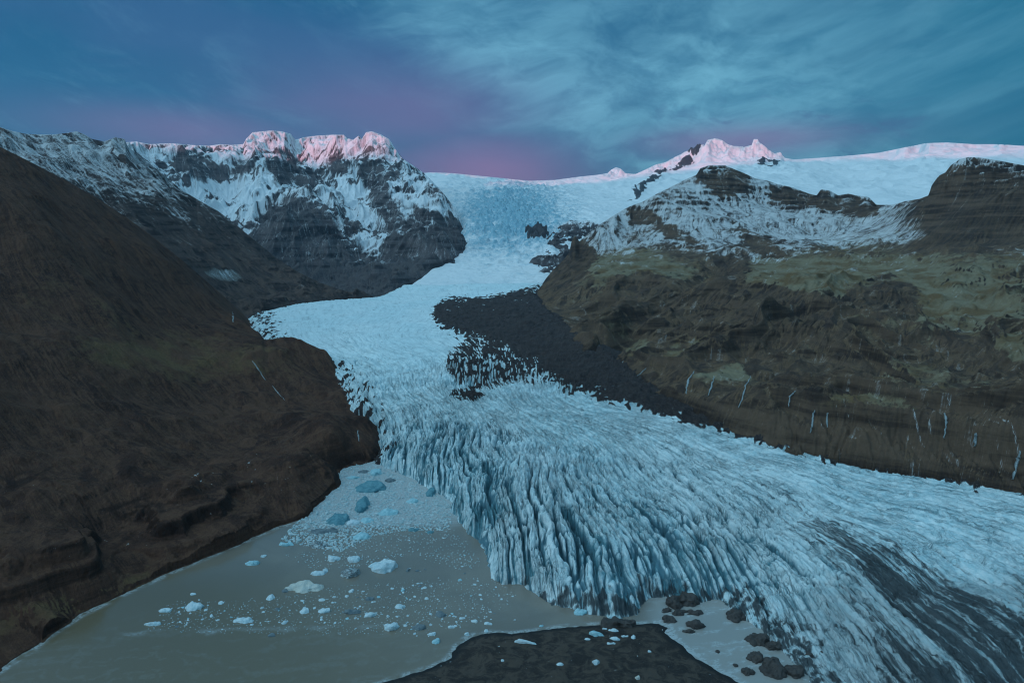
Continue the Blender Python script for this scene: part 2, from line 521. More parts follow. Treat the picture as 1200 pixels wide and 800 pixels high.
    for a, b in zip(mp[:-1], mp[1:]):
        a = np.array(a); b = np.array(b); e = b - a
        tt = np.clip(((U - a[0]) * e[0] + (V - a[1]) * e[1]) / (e @ e), 0, 1)
        sml = np.minimum(sml, np.hypot(U - a[0] - tt * e[0], V - a[1] - tt * e[1]))
    deb = np.maximum(deb, sm(.055, .01, sml + .03 * fbm(X / 20, Y / 20, 3, 121)) * sm(-.1, .35, fbm(X / 14, Y / 18, 3, 123)) * .9)
    # medial dirt bands down the right arm, following the flow
    bn = fbm(PSI * 5 + wx * .4, t * .25, 4, 131)
    m1 = np.exp(-((PSI - 7.75 - .25 * bn) / .42) ** 2) * sm(770, 1020, PX) * .50
    m2 = np.exp(-((PSI - 7.0 - .3 * bn) / .5) ** 2) * sm(880, 1120, PX) * .42
    m3 = np.exp(-((PSI - 7.3) / 1.1) ** 2) * sm(850, 1100, PX) * .34
    m4 = sm(930, 1150, PX) * sm(640, 770, PY) * .34
    dirt = (m1 + m2 + m3 + m4) * (.45 + 1.3 * ridged(PSI * 11, t * .5, 4, 135)) * (.75 + .6 * bn)
    # dark debris at the foot of the ice front, mostly in the middle and right part
    fd = sm(560, 640, PX)
    mid = np.exp(-((PX - 705) / 60) ** 2); hgt = .026 * (.35 + .4 * fd + .75 * mid + 1.3 * sm(820, 900, PX)) * (.6 + .9 * np.clip(.5 + fbm(X / 30, Y / 30, 4, 141), 0, 1))
    foot = sm(1.15, .35, dfr / hgt) * (.45 + .40 * fd + .25 * mid) * isf
    foot = np.clip(foot * (.72 + 1.3 * fbm(X / 8, Y / 8, 4, 143)), 0, 1)
    dirt = np.clip(np.maximum(dirt, foot), 0, 1)
    streak = ridged(s * 3.1, t * .8, 4, 151)
    dust = np.clip(.55 * amp * sm(.3, .75, streak) * sm(-.1, .3, fbm(X / 60, Y / 60, 3, 153)) + (.25 * fbm(X / 90, Y / 40, 4, 155) + .12) * (1 - .8 * far) + .85 * sm(860, 1040, PX) * sm(610, 700, PY) + .3 * sm(660, 720, PY) * sm(560, 640, PX), 0, 1)
    Zf = Zf + deb * (fbm(X / 14, Y / 14, 5, 161) * 5 + 3 + (ridged(X / 110 + wx, Y / 45, 4, 165) - .5) * 12) * (ins > 0)
    Zf = np.where(isf & (foot > .3) & (ins > 0), Zf + foot * fbm(X / 5, Y / 5, 3, 163) * 2.5, Zf)
    keep = (Zf > -14) & (ins > -.09)
    # the rim of the tongue's head dives below the icefall
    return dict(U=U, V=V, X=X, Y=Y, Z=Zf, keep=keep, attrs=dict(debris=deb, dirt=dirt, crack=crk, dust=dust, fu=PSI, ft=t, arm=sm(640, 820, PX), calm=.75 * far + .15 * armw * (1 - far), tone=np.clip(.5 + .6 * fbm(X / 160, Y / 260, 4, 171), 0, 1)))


def ice_material():
    N = Nodes('glacier_ice')
    comb = N.n.new('ShaderNodeCombineXYZ'); N.l.new(N.attr('fu'), comb.inputs[0]); N.l.new(N.attr('ft'), comb.inputs[1])
    fl = comb.outputs[0]                          # coordinates that run with the ice flow
    warp = N.noise(.05, 4, .6)
    w2 = N.n.new('ShaderNodeVectorMath'); w2.operation = 'MULTIPLY_ADD'; N.l.new(warp, w2.inputs[0]); w2.inputs[1].default_value = (.07, .35, 0); N.l.new(fl, w2.inputs[2])
    fl = w2.outputs[0]
    a = N.noise(.03, 8, .65); b = N.noise((.16, .10, .2), 8, .75); c = N.noise(.5, 5, .75)
    f1 = N.noise((13, .8, 1), 8, .72, fl); f2 = N.noise((38, 3, 1), 6, .7, fl)
    v1 = N.voronoi((9, 1.6, 1), 'DISTANCE_TO_EDGE', fl); v2 = N.voronoi((24, 4, 1), 'DISTANCE_TO_EDGE', fl); v3 = N.voronoi((3.4, 13, 1), 'DISTANCE_TO_EDGE', fl)
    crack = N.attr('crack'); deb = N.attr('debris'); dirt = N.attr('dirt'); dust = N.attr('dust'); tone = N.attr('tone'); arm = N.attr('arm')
    calm = N.attr('calm'); b = N.math('ADD', N.math('MULTIPLY', b, N.math('SUBTRACT', 1., calm)), N.math('MULTIPLY', calm, .57))
    snow = N.mix(N.ramp(b, .30, .70), (.33, .58, .66), (.80, .91, .94))
    snow = N.mix(N.math('MULTIPLY', N.ramp(tone, .3, .75), .35), snow, (.84, .90, .92))
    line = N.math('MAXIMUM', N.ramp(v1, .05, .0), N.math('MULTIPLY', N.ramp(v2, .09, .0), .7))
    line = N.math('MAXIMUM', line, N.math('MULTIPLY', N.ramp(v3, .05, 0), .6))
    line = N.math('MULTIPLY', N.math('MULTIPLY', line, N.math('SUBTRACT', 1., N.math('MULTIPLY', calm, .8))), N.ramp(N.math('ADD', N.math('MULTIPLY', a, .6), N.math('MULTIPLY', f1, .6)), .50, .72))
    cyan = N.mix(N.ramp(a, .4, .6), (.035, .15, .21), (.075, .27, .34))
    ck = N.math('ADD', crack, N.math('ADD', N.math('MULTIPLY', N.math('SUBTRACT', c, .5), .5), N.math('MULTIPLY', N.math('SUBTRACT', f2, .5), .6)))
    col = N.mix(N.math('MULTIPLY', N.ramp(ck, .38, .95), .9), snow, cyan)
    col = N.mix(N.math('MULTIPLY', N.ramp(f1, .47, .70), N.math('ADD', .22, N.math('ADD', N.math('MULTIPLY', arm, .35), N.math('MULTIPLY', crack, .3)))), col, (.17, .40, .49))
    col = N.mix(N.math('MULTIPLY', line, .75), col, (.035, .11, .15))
    du_ = N.math('ADD', dust, N.math('ADD', N.math('MULTIPLY', N.math('SUBTRACT', b, .5), .6), N.math('MULTIPLY', N.math('SUBTRACT', f1, .5), 1.2)))
    col = N.mix(N.math('MULTIPLY', N.ramp(du_, .45, 1.1), .5), col, (.22, .27, .29))
    d = N.math('ADD', dirt, N.math('ADD', N.math('MULTIPLY', N.math('SUBTRACT', f2, .5), 2.2), N.math('MULTIPLY', N.math('SUBTRACT', f1, .5), 2.0)))
    col = N.mix(N.math('MULTIPLY', N.ramp(d, .22, .80), .93), col, N.mix(c, (.016, .022, .028), (.06, .072, .080)))
    e = N.math('ADD', deb, N.math('MULTIPLY', N.math('SUBTRACT', c, .5), .7))
    rock = N.mix(N.ramp(a, .38, .62), (.024, .019, .021), (.046, .035, .035))
    rock = N.mix(N.math('MULTIPLY', N.ramp(f1, .48, .66), .55), rock, (.070, .057, .055))
    rock = N.mix(N.ramp(c, .48, .7), rock, (.10, .085, .08))
    col = N.mix(N.ramp(e, .40, .56), col, rock)
    hgt = N.math('SUBTRACT', N.math('ADD', N.math('MULTIPLY', f1, 1.2), b), N.math('MULTIPLY', line, .8))
    nrm = N.bump(hgt, 2.6, .9); nrm = N.bump(c, 1.0, .7, nrm)
    return N.out(col, N.math('ADD', .5, N.math('MULTIPLY', deb, .45)), nrm, .3)


M_ice = ice_material()


def snowfield_material():
    N = Nodes('snowfield')
    a = N.noise(.004, 8, .62); b = N.noise((.012, .012, .03), 7, .68); c = N.noise(.06, 5, .7)
    br = N.attr('broken'); b2 = N.noise((.05, .03, .06), 6, .75)
    k = N.math('ADD', N.math('MULTIPLY', br, 1.0), N.math('ADD', .12, N.math('ADD', N.math('MULTIPLY', N.math('SUBTRACT', b, .5), 1.6), N.math('MULTIPLY', N.math('SUBTRACT', b2, .5), N.math('ADD', .5, N.math('MULTIPLY', br, 2.2))))))
    col = N.mix(N.ramp(k, .2, 1.0), (.72, .77, .81), (.25, .46, .57))
    rk = N.math('ADD', N.attr('rock'), N.math('MULTIPLY', N.math('SUBTRACT', c, .5), .6))
    col = N.mix(N.ramp(rk, .45, .6), col, (.055, .055, .062))
    nrm = N.bump(b, 16, .7); nrm = N.bump(c, 5, .6, nrm)
    return N.out(col, .7, nrm, .2)


M_snowfield = snowfield_material()


# ------------------------------------------------------------------ icefall, ice cap and the summits rising from it
CAP_SKY = [(470, 205), (505, 202), (530, 203), (560, 206), (590, 209), (620, 212), (650, 211), (680, 207), (700, 205), (712, 203), (716, 199), (722, 196), (728, 198), (733, 203),
           (745, 204), (756, 199), (768, 193), (780, 190), (793, 183), (806, 178), (814, 174), (819, 172), (826, 170), (829, 164), (838, 162), (846, 164), (853, 169), (860, 171),
           (872, 172), (881, 170), (883, 163), (888, 163), (890, 167), (896, 171), (901, 176), (908, 180), (914, 178), (920, 185), (930, 187), (960, 185), (1000, 182), (1030, 179),
           (1060, 173), (1085, 168), (1110, 167), (1140, 169), (1170, 169), (1200, 171), (1300, 176), (1420, 172)]


def build_cap():
    U, V, X, Y = grid(-.24, 1.12, 1000, 2450, 15000, 1000)
    pts = []

    def P(px, py, D):
        u, c = uc(px, py); pts.append((u, math.log(D), H + c * D))
    for p in [(400, 362, 2450), (480, 360, 2450), (560, 358, 2450), (640, 356, 2450), (720, 354, 2450), (440, 350, 2850), (560, 341, 2850), (640, 341, 2850), (500, 334, 3150), (540, 331, 3200), (600, 329, 3250), (640, 327, 3250), (700, 325, 3250),
              (570, 316, 3500), (600, 308, 3700), (630, 300, 3800), (560, 300, 3900), (590, 280, 4300), (560, 262, 4900), (610, 258, 4900), (650, 258, 4700), (680, 248, 5000), (700, 250, 4800),
              (530, 240, 6000), (570, 236, 6200), (620, 238, 6000), (670, 234, 6200), (520, 222, 7600), (580, 222, 7800), (640, 222, 7800), (700, 228, 7000), (740, 236, 6200), (780, 225, 7000),
              (520, 208, 9300), (570, 211, 9600), (620, 215, 9700), (680, 210, 9800), (740, 208, 9800), (800, 205, 8800), (850, 195, 9600), (900, 195, 9600), (820, 182, 10200), (860, 174, 10600), (900, 182, 10400),
              (950, 205, 8600), (1030, 215, 8000), (1000, 195, 9600), (1050, 190, 9800), (1100, 178, 10600), (1200, 178, 10800), (1080, 210, 8000), (1200, 215, 7500), (1000, 230, 6500), (1100, 235, 6000),
              (1300, 180, 10500), (1300, 230, 6500), (950, 186, 10800), (1000, 183, 10900), (460, 225, 7800), (440, 230, 9000), (450, 205, 11000),
              (900, 260, 5600), (800, 260, 5400), (1000, 270, 5000), (1200, 270, 4600), (1340, 270, 4600)]:
        P(*p)
    for px in range(440, 1500, 60):
        P(px, 245, 14500); P(px, 222, 12800)
    pts = np.array(pts)
    Z = TPS(pts[:, :2], pts[:, 2], 1e-5)(U, V)
    PX, PY = px_of(X, Y, Z)
    wx = fbm(X / 900, Y / 900, 4, 211); wy = fbm(X / 900, Y / 900, 4, 213)
    brk = np.exp(-((PX - 600) / 75) ** 2 - ((PY - 262) / 40) ** 2) * 1.1 + .35 * np.exp(-((PX - 590) / 60) ** 2 - ((PY - 230) / 14) ** 2)
    brk = np.clip(brk, 0, 1)
    ser = ridged(X / 130 + wx, Y / 85 + wy, 5, 221)
    Z = Z + brk * ((ser - .5) * 95 + (ridged(X / 45 + wx * 3, Y / 40, 3, 229) - .5) * 26) + fbm(X / 400, Y / 400, 6, 223) * 34 + (ridged(X / 1500, Y / 900, 5, 225) - .5) * 170 * sm(5200, 7500, Y) + (ridged(X / 60, Y / 30, 4, 227) - .5) * 5 * sm(3600, 2900, Y)
    # summit crest: sharp little peaks standing on the rim of the cap
    rim = np.exp(-((np.log(Y / 10300)) / .05) ** 2) * sm(690, 720, PX) * (1 - sm(915, 930, PX))
    Z = Z + rim * (ridged(X / 300, Y / 500, 6, 231, .6) - .45) * 230
    Z = fit_skyline(U, V, Y, Z, CAP_SKY, 8200, 12000, .035, .01)
    # ridge of crags climbing left of the dome
    crag = np.exp(-((PY - (232 - (PX - 735) * .62)) / 6) ** 2) * sm(728, 740, PX) * (1 - sm(815, 830, PX))
    crag2 = np.exp(-((PX - 900) / 22) ** 2 - ((PY - 196) / 7) ** 2)
    crag3 = np.exp(-((PX - 1085) / 28) ** 2 - ((PY - 192) / 9) ** 2) * .7
    cn = ridged(X / 180, Y / 300, 5, 241)
    Z = Z + (crag + crag2 + .5 * crag3) * (cn - .3) * 110 * sm(6500, 8000, Y)
    sl, zx, zy = slope_of(X, Y, Z)
    rock = sm(.35, .8, (crag + crag2) * cn * 1.2 + .3 * rim * cn) * .9 + .5 * crag3 * sm(.5, .8, cn)
    # a rock island in the icefall
    sm_d = np.exp(-((PX - 585) / 70) ** 2 - ((PY - 335) / 8) ** 2) * ridged(X / 260, Y / 26, 4, 255)
    rock = np.maximum(rock, sm(.35, .75, sm_d) * .62)
    isl = sm(1.2, .8, np.hypot((PX - 629) / 13, (PY - 277) / 6) + .4 * fbm(X / 60, Y / 60, 4, 251))
    rock = np.maximum(rock, isl)
    Z = Z + isl * 25
    CP_ = [(uc(a, b)[0], math.log(c)) for a, b, c in [(380, 350, 2400), (430, 345, 2700), (470, 338, 3050), (505, 330, 3500), (530, 317, 3800), (546, 302, 4050), (550, 285, 4500), (550, 268, 4900), (540, 250, 5400), (528, 235, 6000),
           (512, 217, 6700), (495, 209, 7600), (470, 207, 8600)]] + [(-.3, math.log(9500)), (-.4, math.log(16000)), (1.5, math.log(16000)), (1.5, math.log(2300)), (-.2, math.log(2300))]
    sdc = poly_sd(U, V, CP_)
    Z = np.where(sdc > 0, Z - sdc * Y * 1.2, Z)
    return dict(U=U, V=V, X=X, Y=Y, Z=Z, keep=Z > -1e5, attrs=dict(broken=np.clip(brk * ser * 1.3 + .12 * sm(3800, 3000, Y), 0, 1), rock=rock))


# ------------------------------------------------------------------ generic mountain
def mountain(win, pts, sky, dlo, dhi, erosion, rough, skyw=.12, poly=None, foot_k=.6, seed=300, extra=None, taper=.03, post=None, cap=4.0, rate=.3, shore=False, lic=16):
    U, V, X, Y = grid(*win)
    A = []
    for p in pts:
        if len(p) == 4:       # (px, py, z, 'z')
            u, v = uvz(p[:3]); A.append((u, v, p[2]))
        else:
            u, c = uc(p[0], p[1]); A.append((u, math.log(p[2]), H + c * p[2]))
    A = np.array(A)
    Z = TPS(A[:, :2], A[:, 2], 1e-5)(U, V)
    PX, PY = px_of(X, Y, Z)
    for (sc, am, kind, sx) in rough:
        if kind == 'r': Z = Z + am * (ridged(X / sc * sx, Y / sc, 6, seed) - .5)
        else: Z = Z + am * fbm(X / sc * sx, Y / sc, 6, seed + 40)
        seed += 7
    if extra: Z = extra(U, V, X, Y, Z, PX, PY)
    cell = Y * (U[0, 1] - U[0, 0])
    if erosion: Z = erode(Z, cell, erosion[0], erosion[1], seed=seed, cap=cap, rate=rate)
    if sky: Z = fit_skyline(U, V, Y, Z, sky, dlo, dhi, skyw, taper)
    if post: Z = post(U, V, X, Y, Z, PX, PY)
    if poly is not None:
        sd = poly_sd(U, V, poly)
        sd = sd + .006 * fbm(X / 30, Y / 30, 3, seed)
        Z = np.where(sd > 0, np.minimum(Z, Z * 0 + Z) - sd * Y * foot_k, np.maximum(Z, np.minimum(-sd * Y * .35, 12)))
        if shore: Z = np.where((sd > 0) & (Y < 800), np.minimum(Z, 1 - sd * Y * .6), Z)
    PX, PY = px_of(X, Y, Z)
    return dict(U=U, V=V, X=X, Y=Y, Z=Z, PX=PX, PY=PY, sl=slope_of(X, Y, Z), streak=fall_streaks(Z, cell, lic, seed))


NEAR_SKY = [(-200, 95), (-100, 128), (0, 172), (40, 192), (80, 213), (120, 236), (150, 256), (180, 278), (215, 306), (245, 332), (268, 352), (285, 368), (297, 380), (310, 398)]


def near_extra(U, V, X, Y, Z, PX, PY):
    # rock bands stepping the lower slope
    b = sm(.25, .6, np.exp(-((PY - (655 - .22 * (PX - 60))) / 38) ** 2) * sm(340, 280, PX) + .0)
    t = Z + 5 * fbm(X / 60, Y / 60, 4, 811)
    step = 15.
    fr = (t / step) % 1
    Z = Z + b * step * (sm(.25, .75, fr) - fr) * 1.1
    b2 = np.exp(-((PY - 560) / 45) ** 2 - ((PX - 260) / 130) ** 2) * .35
    step = 9.
    fr = (t / step) % 1
    return Z + b2 * step * (sm(.3, .7, fr) - fr)


def build_near():
    pts = [(*p, 'z') for p in SHORE] + [(*p, 'z') for p in MARGIN]
    pts += [(0, 690, 500), (0, 600, 610), (0, 450, 850), (0, 300, 1150), (0, 172, 1500), (-150, 600, 560), (-150, 400, 800), (-150, 110, 1500), (-100, 250, 1150),
            (100, 640, 560), (100, 560, 690), (100, 440, 920), (100, 340, 1180), (100, 225, 1650),
            (200, 590, 690), (200, 540, 790), (200, 450, 1010), (200, 380, 1300), (190, 284, 1820), (280, 560, 780), (280, 480, 980), (280, 420, 1250), (262, 347, 1930),
            (350, 520, 900), (350, 460, 1120), (390, 470, 1080), (400, 520, 900), (415, 500, 960), (330, 560, 780), (380, 550, 830), (60, 730, 475), (150, 670, 590)]
    # behind the crest the ground falls away
    for px, py, D in [(-150, 150, 1800), (0, 215, 1800), (100, 270, 1950), (200, 330, 2150), (270, 378, 2200), (-150, 200, 2300), (0, 260, 2300), (100, 300, 2300)]:
        pts.append((px, py, D))
    poly = [uvz(p) for p in SHORE] + [uvz(p) for p in MARGIN] + [(uc(297, 380)[0], math.log(2250)), (-.9, math.log(2600)), (-1.6, math.log(2600)), (-1.6, math.log(300))]
    m = mountain((-1.05, -.19, 620, 320, 2450, 1150), pts, NEAR_SKY, 1000, 2100, (110000, 60),
                 [(520, 62, 'f', 1.0), (300, 22, 'r', 1.0), (130, 9, 'r', 1.), (45, 3.0, 'f', 1.), (12, 1.0, 'f', 1)], .12, poly, .9, seed=400, extra=near_extra, shore=True, lic=22)
    sl = m['sl'][0]; X, Y, Z, PX, PY = m['X'], m['Y'], m['Z'], m['PX'], m['PY']
    n = fbm(X / 80, Y / 80, 5, 501); n2 = fbm(X / 15, Y / 15, 4, 505)
    cliff = sm(.65, 1.0, sl + .25 * n2) * sm(480, 600, PY + .1 * PX)
    grass = np.clip(np.exp(-((PY - (418 + (PX - 200) * .05)) / 34) ** 2 - ((PX - 215) / 150) ** 2) * .85
                    + .9 * np.exp(-((PY - (735 - (PX - 0) * .33)) / 16) ** 2) * sm(260, 130, PX)
                    + .35 * np.exp(-((PX - 80) / 120) ** 2 - ((PY - 330) / 60) ** 2) + .35 * n, 0, 1) * (1 - cliff)
    led = patches(PX, PY, X, Y, [[(20, 640), (120, 628), (250, 592), (262, 612), (180, 640), (110, 668), (30, 668)], [(120, 600), (200, 560), (330, 520), (340, 540), (240, 575), (160, 612)], [(300, 560), (380, 520), (395, 545), (330, 590)], [(0, 560), (60, 540), (70, 556), (0, 585)]], soft=5, wob=9, sc=40.)
    cliff = np.maximum(cliff, led * sm(-.3, .3, fbm(X / 14, Z / 3, 4, 511)))
    snow = np.clip(.42 * led * sm(.1, .4, fbm(X / 9, Z / 2.2, 4, 513)) + sm(.42, .72, n2 + .5 * fbm(X / 40, Y / 40, 3, 507)) * (np.exp(-((PY - (625 - .2 * (PX - 120))) / 26) ** 2) * .55 + np.exp(-((PX - 390) / 30) ** 2 - ((PY - 560) / 40) ** 2) * .5), 0, .5)
    pale = np.clip(.2 * np.exp(-((PX - 340) / 50) ** 2 - ((PY - 500) / 45) ** 2) + .3 * n + .12, 0, 1)
    m['attrs'] = dict(streak=m['streak'], snow=snow, grass=grass, cliff=cliff, pale=pale)
    m['keep'] = Z > -6
    return m


LEFT_SKY = [(-120, 140), (-50, 145), (0, 149), (12, 153), (30, 157), (60, 158), (78, 156), (90, 154), (100, 158), (108, 163), (122, 166), (135, 161), (146, 163), (150, 172), (160, 180),
            (172, 190), (185, 199), (200, 212), (215, 224), (235, 236), (255, 247), (275, 262), (300, 283), (325, 303), (350, 319), (375, 331), (395, 338), (410, 342)]


def build_left():
    pts = [(-100, 140, 3000), (0, 149, 3000), (90, 155, 3100), (145, 165, 3300), (185, 200, 3400), (215, 224, 3450), (255, 247, 3500), (300, 283, 3450), (350, 319, 3200), (395, 338, 2850),
           (0, 175, 2600), (50, 195, 2500), (100, 200, 2700), (100, 235, 2400), (150, 250, 2450), (180, 240, 2750), (200, 290, 2350), (250, 300, 2650), (250, 330, 2300), (290, 330, 2600), (300, 352, 2350),
           (330, 335, 2700), (330, 348, 2450), (370, 343, 2600), (-100, 190, 2400), (-100, 240, 2100), (0, 230, 2100), (100, 285, 2000), (200, 330, 2050), (280, 365, 2100), (310, 362, 2150),
           (60, 205, 2450)]
    for px, py, D in [(-100, 175, 4000), (0, 180, 4000), (100, 190, 4100), (200, 240, 4200), (260, 275, 4100), (310, 305, 3900), (370, 340, 3500), (400, 350, 3200), (440, 350, 3000)]:
        pts.append((px, py, D))
    poly = [(uc(a, b)[0], math.log(c)) for a, b, c in [(299, 372, 2050), (312, 360, 2180), (340, 349, 2350), (375, 344, 2560), (410, 342, 2750), (440, 340, 3000), (430, 340, 4300)]] + [(-1.2, math.log(4300)), (-1.2, math.log(1700)), (-.5, math.log(1700))]
    m = mountain((-1.0, -.19, 560, 1800, 4200, 620), pts, LEFT_SKY, 2600, 3900, (90000, 60),
                 [(700, 90, 'r', 1.0), (260, 36, 'r', 1.), (70, 10, 'r', 1.), (20, 3, 'f', 1)], .1, poly, .9, seed=600, taper=.01)
    sl = m['sl'][0]; X, Y, Z, PX, PY = m['X'], m['Y'], m['Z'], m['PX'], m['PY']
    n = fbm(X / 160, Y / 160, 5, 601); n2 = fbm(X / 40, Y / 40, 4, 605)
    cliff = sm(.75, 1.1, sl + .2 * n2)
    line = 152 + 62 * sm(-50, 260, PX) + 24 * n
    snow = np.clip(.60 * sm(240, 560, Z + 150 * n) + .28 * sm(500, 800, Z) - .25 * cliff + .3 * n2, 0, .66)
    fan = sm(1.1, .5, np.hypot((PX - 262) / 24, (PY - (322 + (PX - 262) * .12)) / 8) + .5 * n2)
    pale = np.clip(.2 + .3 * n2 + fan, 0, 1)
    snow = np.maximum(snow, fan * .5)
    m['attrs'] = dict(streak=m['streak'], snow=snow, grass=np.clip(.25 * n + .1, 0, 1), cliff=cliff, pale=pale)
    m['keep'] = Z > 20
    return m


MASSIF_SKY = [(40, 190), (70, 180), (100, 170), (130, 168), (160, 166), (175, 169), (200, 168), (225, 170), (245, 171), (258, 169), (270, 170), (285, 169), (289, 162), (296, 155), (308, 154), (318, 153), (330, 154),
              (341, 157), (346, 164), (356, 161), (372, 159), (390, 158), (403, 158), (407, 162), (414, 164), (420, 159), (424, 163), (429, 155), (436, 154), (447, 158), (456, 163), (463, 174),
              (472, 186), (484, 194), (497, 203), (508, 214), (520, 227), (530, 240), (540, 255), (545, 268), (547, 285)]


def build_massif():
    pts = [(110, 168, 5200), (165, 167, 5600), (200, 169, 5900), (250, 171, 6300), (285, 169, 6700), (300, 156, 7000), (340, 157, 7000), (372, 160, 7300), (405, 160, 7300), (432, 156, 7000), (455, 163, 6700),
           (472, 185, 6300), (500, 205, 5900), (520, 228, 5500), (540, 258, 4900),
           (547, 288, 4350), (540, 302, 4000), (525, 316, 3750), (500, 328, 3450), (455, 336, 3150), (410, 341, 2900), (380, 345, 2900),
           (345, 228, 4800), (365, 255, 4450), (385, 290, 4000), (405, 322, 3450), (320, 255, 4800), (300, 275, 4700), (270, 262, 4900), (240, 240, 5100), (200, 215, 5200), (160, 195, 5000), (220, 195, 5500),
           (270, 205, 5700), (255, 225, 5400), (300, 230, 5400), (320, 205, 5900), (350, 195, 6300), (380, 190, 6500), (340, 180, 6700), (390, 215, 5800), (400, 240, 5300), (420, 265, 4800), (400, 280, 4500),
           (430, 300, 4200), (425, 325, 3500), (445, 200, 5900), (450, 225, 5400), (430, 230, 5500), (460, 250, 4900), (455, 280, 4400), (470, 305, 4000), (480, 230, 5200), (490, 255, 4850), (505, 280, 4350), (515, 255, 4900),
           (490, 300, 4000), (340, 310, 4000), (300, 310, 4100), (200, 280, 4400), (100, 220, 4400)]
    for px, py, D in [(110, 210, 7500), (200, 215, 8000), (300, 200, 8700), (400, 200, 9000), (450, 205, 8500), (500, 235, 7800), (540, 270, 6800), (560, 300, 5600), (565, 320, 4800), (560, 335, 4000)]:
        pts.append((px, py, D))
    poly = [(uc(a, b)[0], math.log(c)) for a, b, c in [(370, 345, 2700), (410, 341, 2900), (455, 337, 3150), (500, 328, 3480), (525, 316, 3750), (540, 302, 4000), (543, 292, 4250), (541, 278, 4500), (546, 266, 4800), (533, 246, 5350), (520, 230, 5900), (505, 212, 6600), (490, 205, 8500)]]
    poly += [(-.9, math.log(8500)), (-.9, math.log(3300))]

    def extra(U, V, X, Y, Z, PX, PY):
        # strong buttresses and gullies
        w = fbm(X / 900, Y / 900, 3, 711)
        Z = Z + 210 * (ridged(X / 640 + w, Y / 1500, 5, 713) - .5) * sm(3300, 4200, Y)
        Z = Z + 120 * (ridged(X / 900 - Y / 1400 + w, Y / 2600 + X / 3000, 5, 717) - .5) * sm(3300, 4200, Y)
        return Z
    m = mountain((-.66, -.04, 640, 2650, 8600, 880), pts, MASSIF_SKY, 4300, 8200, (170000, 70),
                 [(1300, 190, 'r', 1.0), (480, 110, 'r', 1.), (170, 26, 'r', 1.), (45, 6, 'f', 1)], .07, poly, 1.0, seed=700, extra=extra, taper=.008, cap=3., lic=9)
    sl, zx, zy = m['sl']; X, Y, Z, PX, PY = m['X'], m['Y'], m['Z'], m['PX'], m['PY']
    n = fbm(X / 420, Y / 420, 5, 701); n2 = fbm(X / 90, Y / 90, 4, 705)
    cliff = sm(.95, 1.5, sl + .3 * n2)
    pyr = sm(1.15, .75, np.hypot((PX - 350) / 62, (PY - 290) / 62) + .3 * n)
    w = fbm(X / 500, Y / 500, 4, 731)
    rk = ridged(X / 520 + w * 1.3, Y / 700 + w, 7, 733, .62)
    rk2 = ridged(X / 130 + w * 2, Y / 190, 6, 737, .62)
    steep = sm(.70, 1.35, smooth(sl, 1))
    cover = .10 + 1.05 * sm(20, 560, Z + 170 * n) - .35 * steep - .95 * sm(.54, .76, rk * .72 + rk2 * .3) * sm(1560, 1250, Z) - .42 * pyr + .18 * n2
    MR = [[(344, 222), (372, 252), (398, 292), (432, 332), (380, 345), (330, 320), (296, 275), (322, 245)], [(428, 188), (446, 186), (452, 226), (474, 246), (500, 240), (520, 256), (544, 268), (543, 292), (520, 320), (470, 338), (440, 330), (462, 300), (452, 262), (430, 232)],
          [(108, 162), (130, 168), (150, 190), (128, 192)], [(196, 182), (238, 176), (262, 194), (262, 214), (232, 208), (205, 200)], [(312, 186), (342, 184), (372, 205), (368, 226), (340, 220), (318, 210)], [(270, 190), (296, 184), (300, 200), (276, 202)],
          [(384, 178), (410, 184), (402, 204), (380, 196)], [(330, 165), (346, 168), (340, 184), (322, 178)], [(500, 215), (520, 232), (535, 258), (515, 245)]]
    MS = [[(402, 206), (424, 210), (428, 248), (446, 284), (470, 300), (452, 316), (428, 300), (408, 262)], [(470, 268), (496, 290), (506, 300), (486, 296)], [(190, 214), (300, 214), (330, 238), (288, 268), (240, 250)], [(380, 228), (404, 252), (400, 272), (376, 246)]]
    rkp = patches(PX, PY, X, Y, MR, soft=5, wob=9, sc=260.); snp = patches(PX, PY, X, Y, MS, soft=6, wob=7, sc=260.)
    cover = cover - .55 * rkp + .35 * snp
    snow = np.clip(cover, .30 + .14 * n2, 1.0)
    snow = np.where(Z > 1150, np.maximum(snow, sm(1150, 1300, Z) * (.85 - .8 * sm(1.6, 2.3, sl) * sm(.45, .6, rk2))), snow)
    snow = np.maximum(snow * sm(110, 260, Z), 0)
    m['attrs'] = dict(streak=m['streak'], snow=snow, grass=0 * X, cliff=cliff, pale=np.clip(.25 + .3 * n2, 0, 1))
    m['keep'] = Z > 60
    return m


NUN_SKY = [(606, 322), (613, 316), (622, 305), (632, 292), (640, 280), (650, 270), (658, 263), (668, 258), (680, 259), (690, 258), (700, 262), (712, 262), (730, 270)]


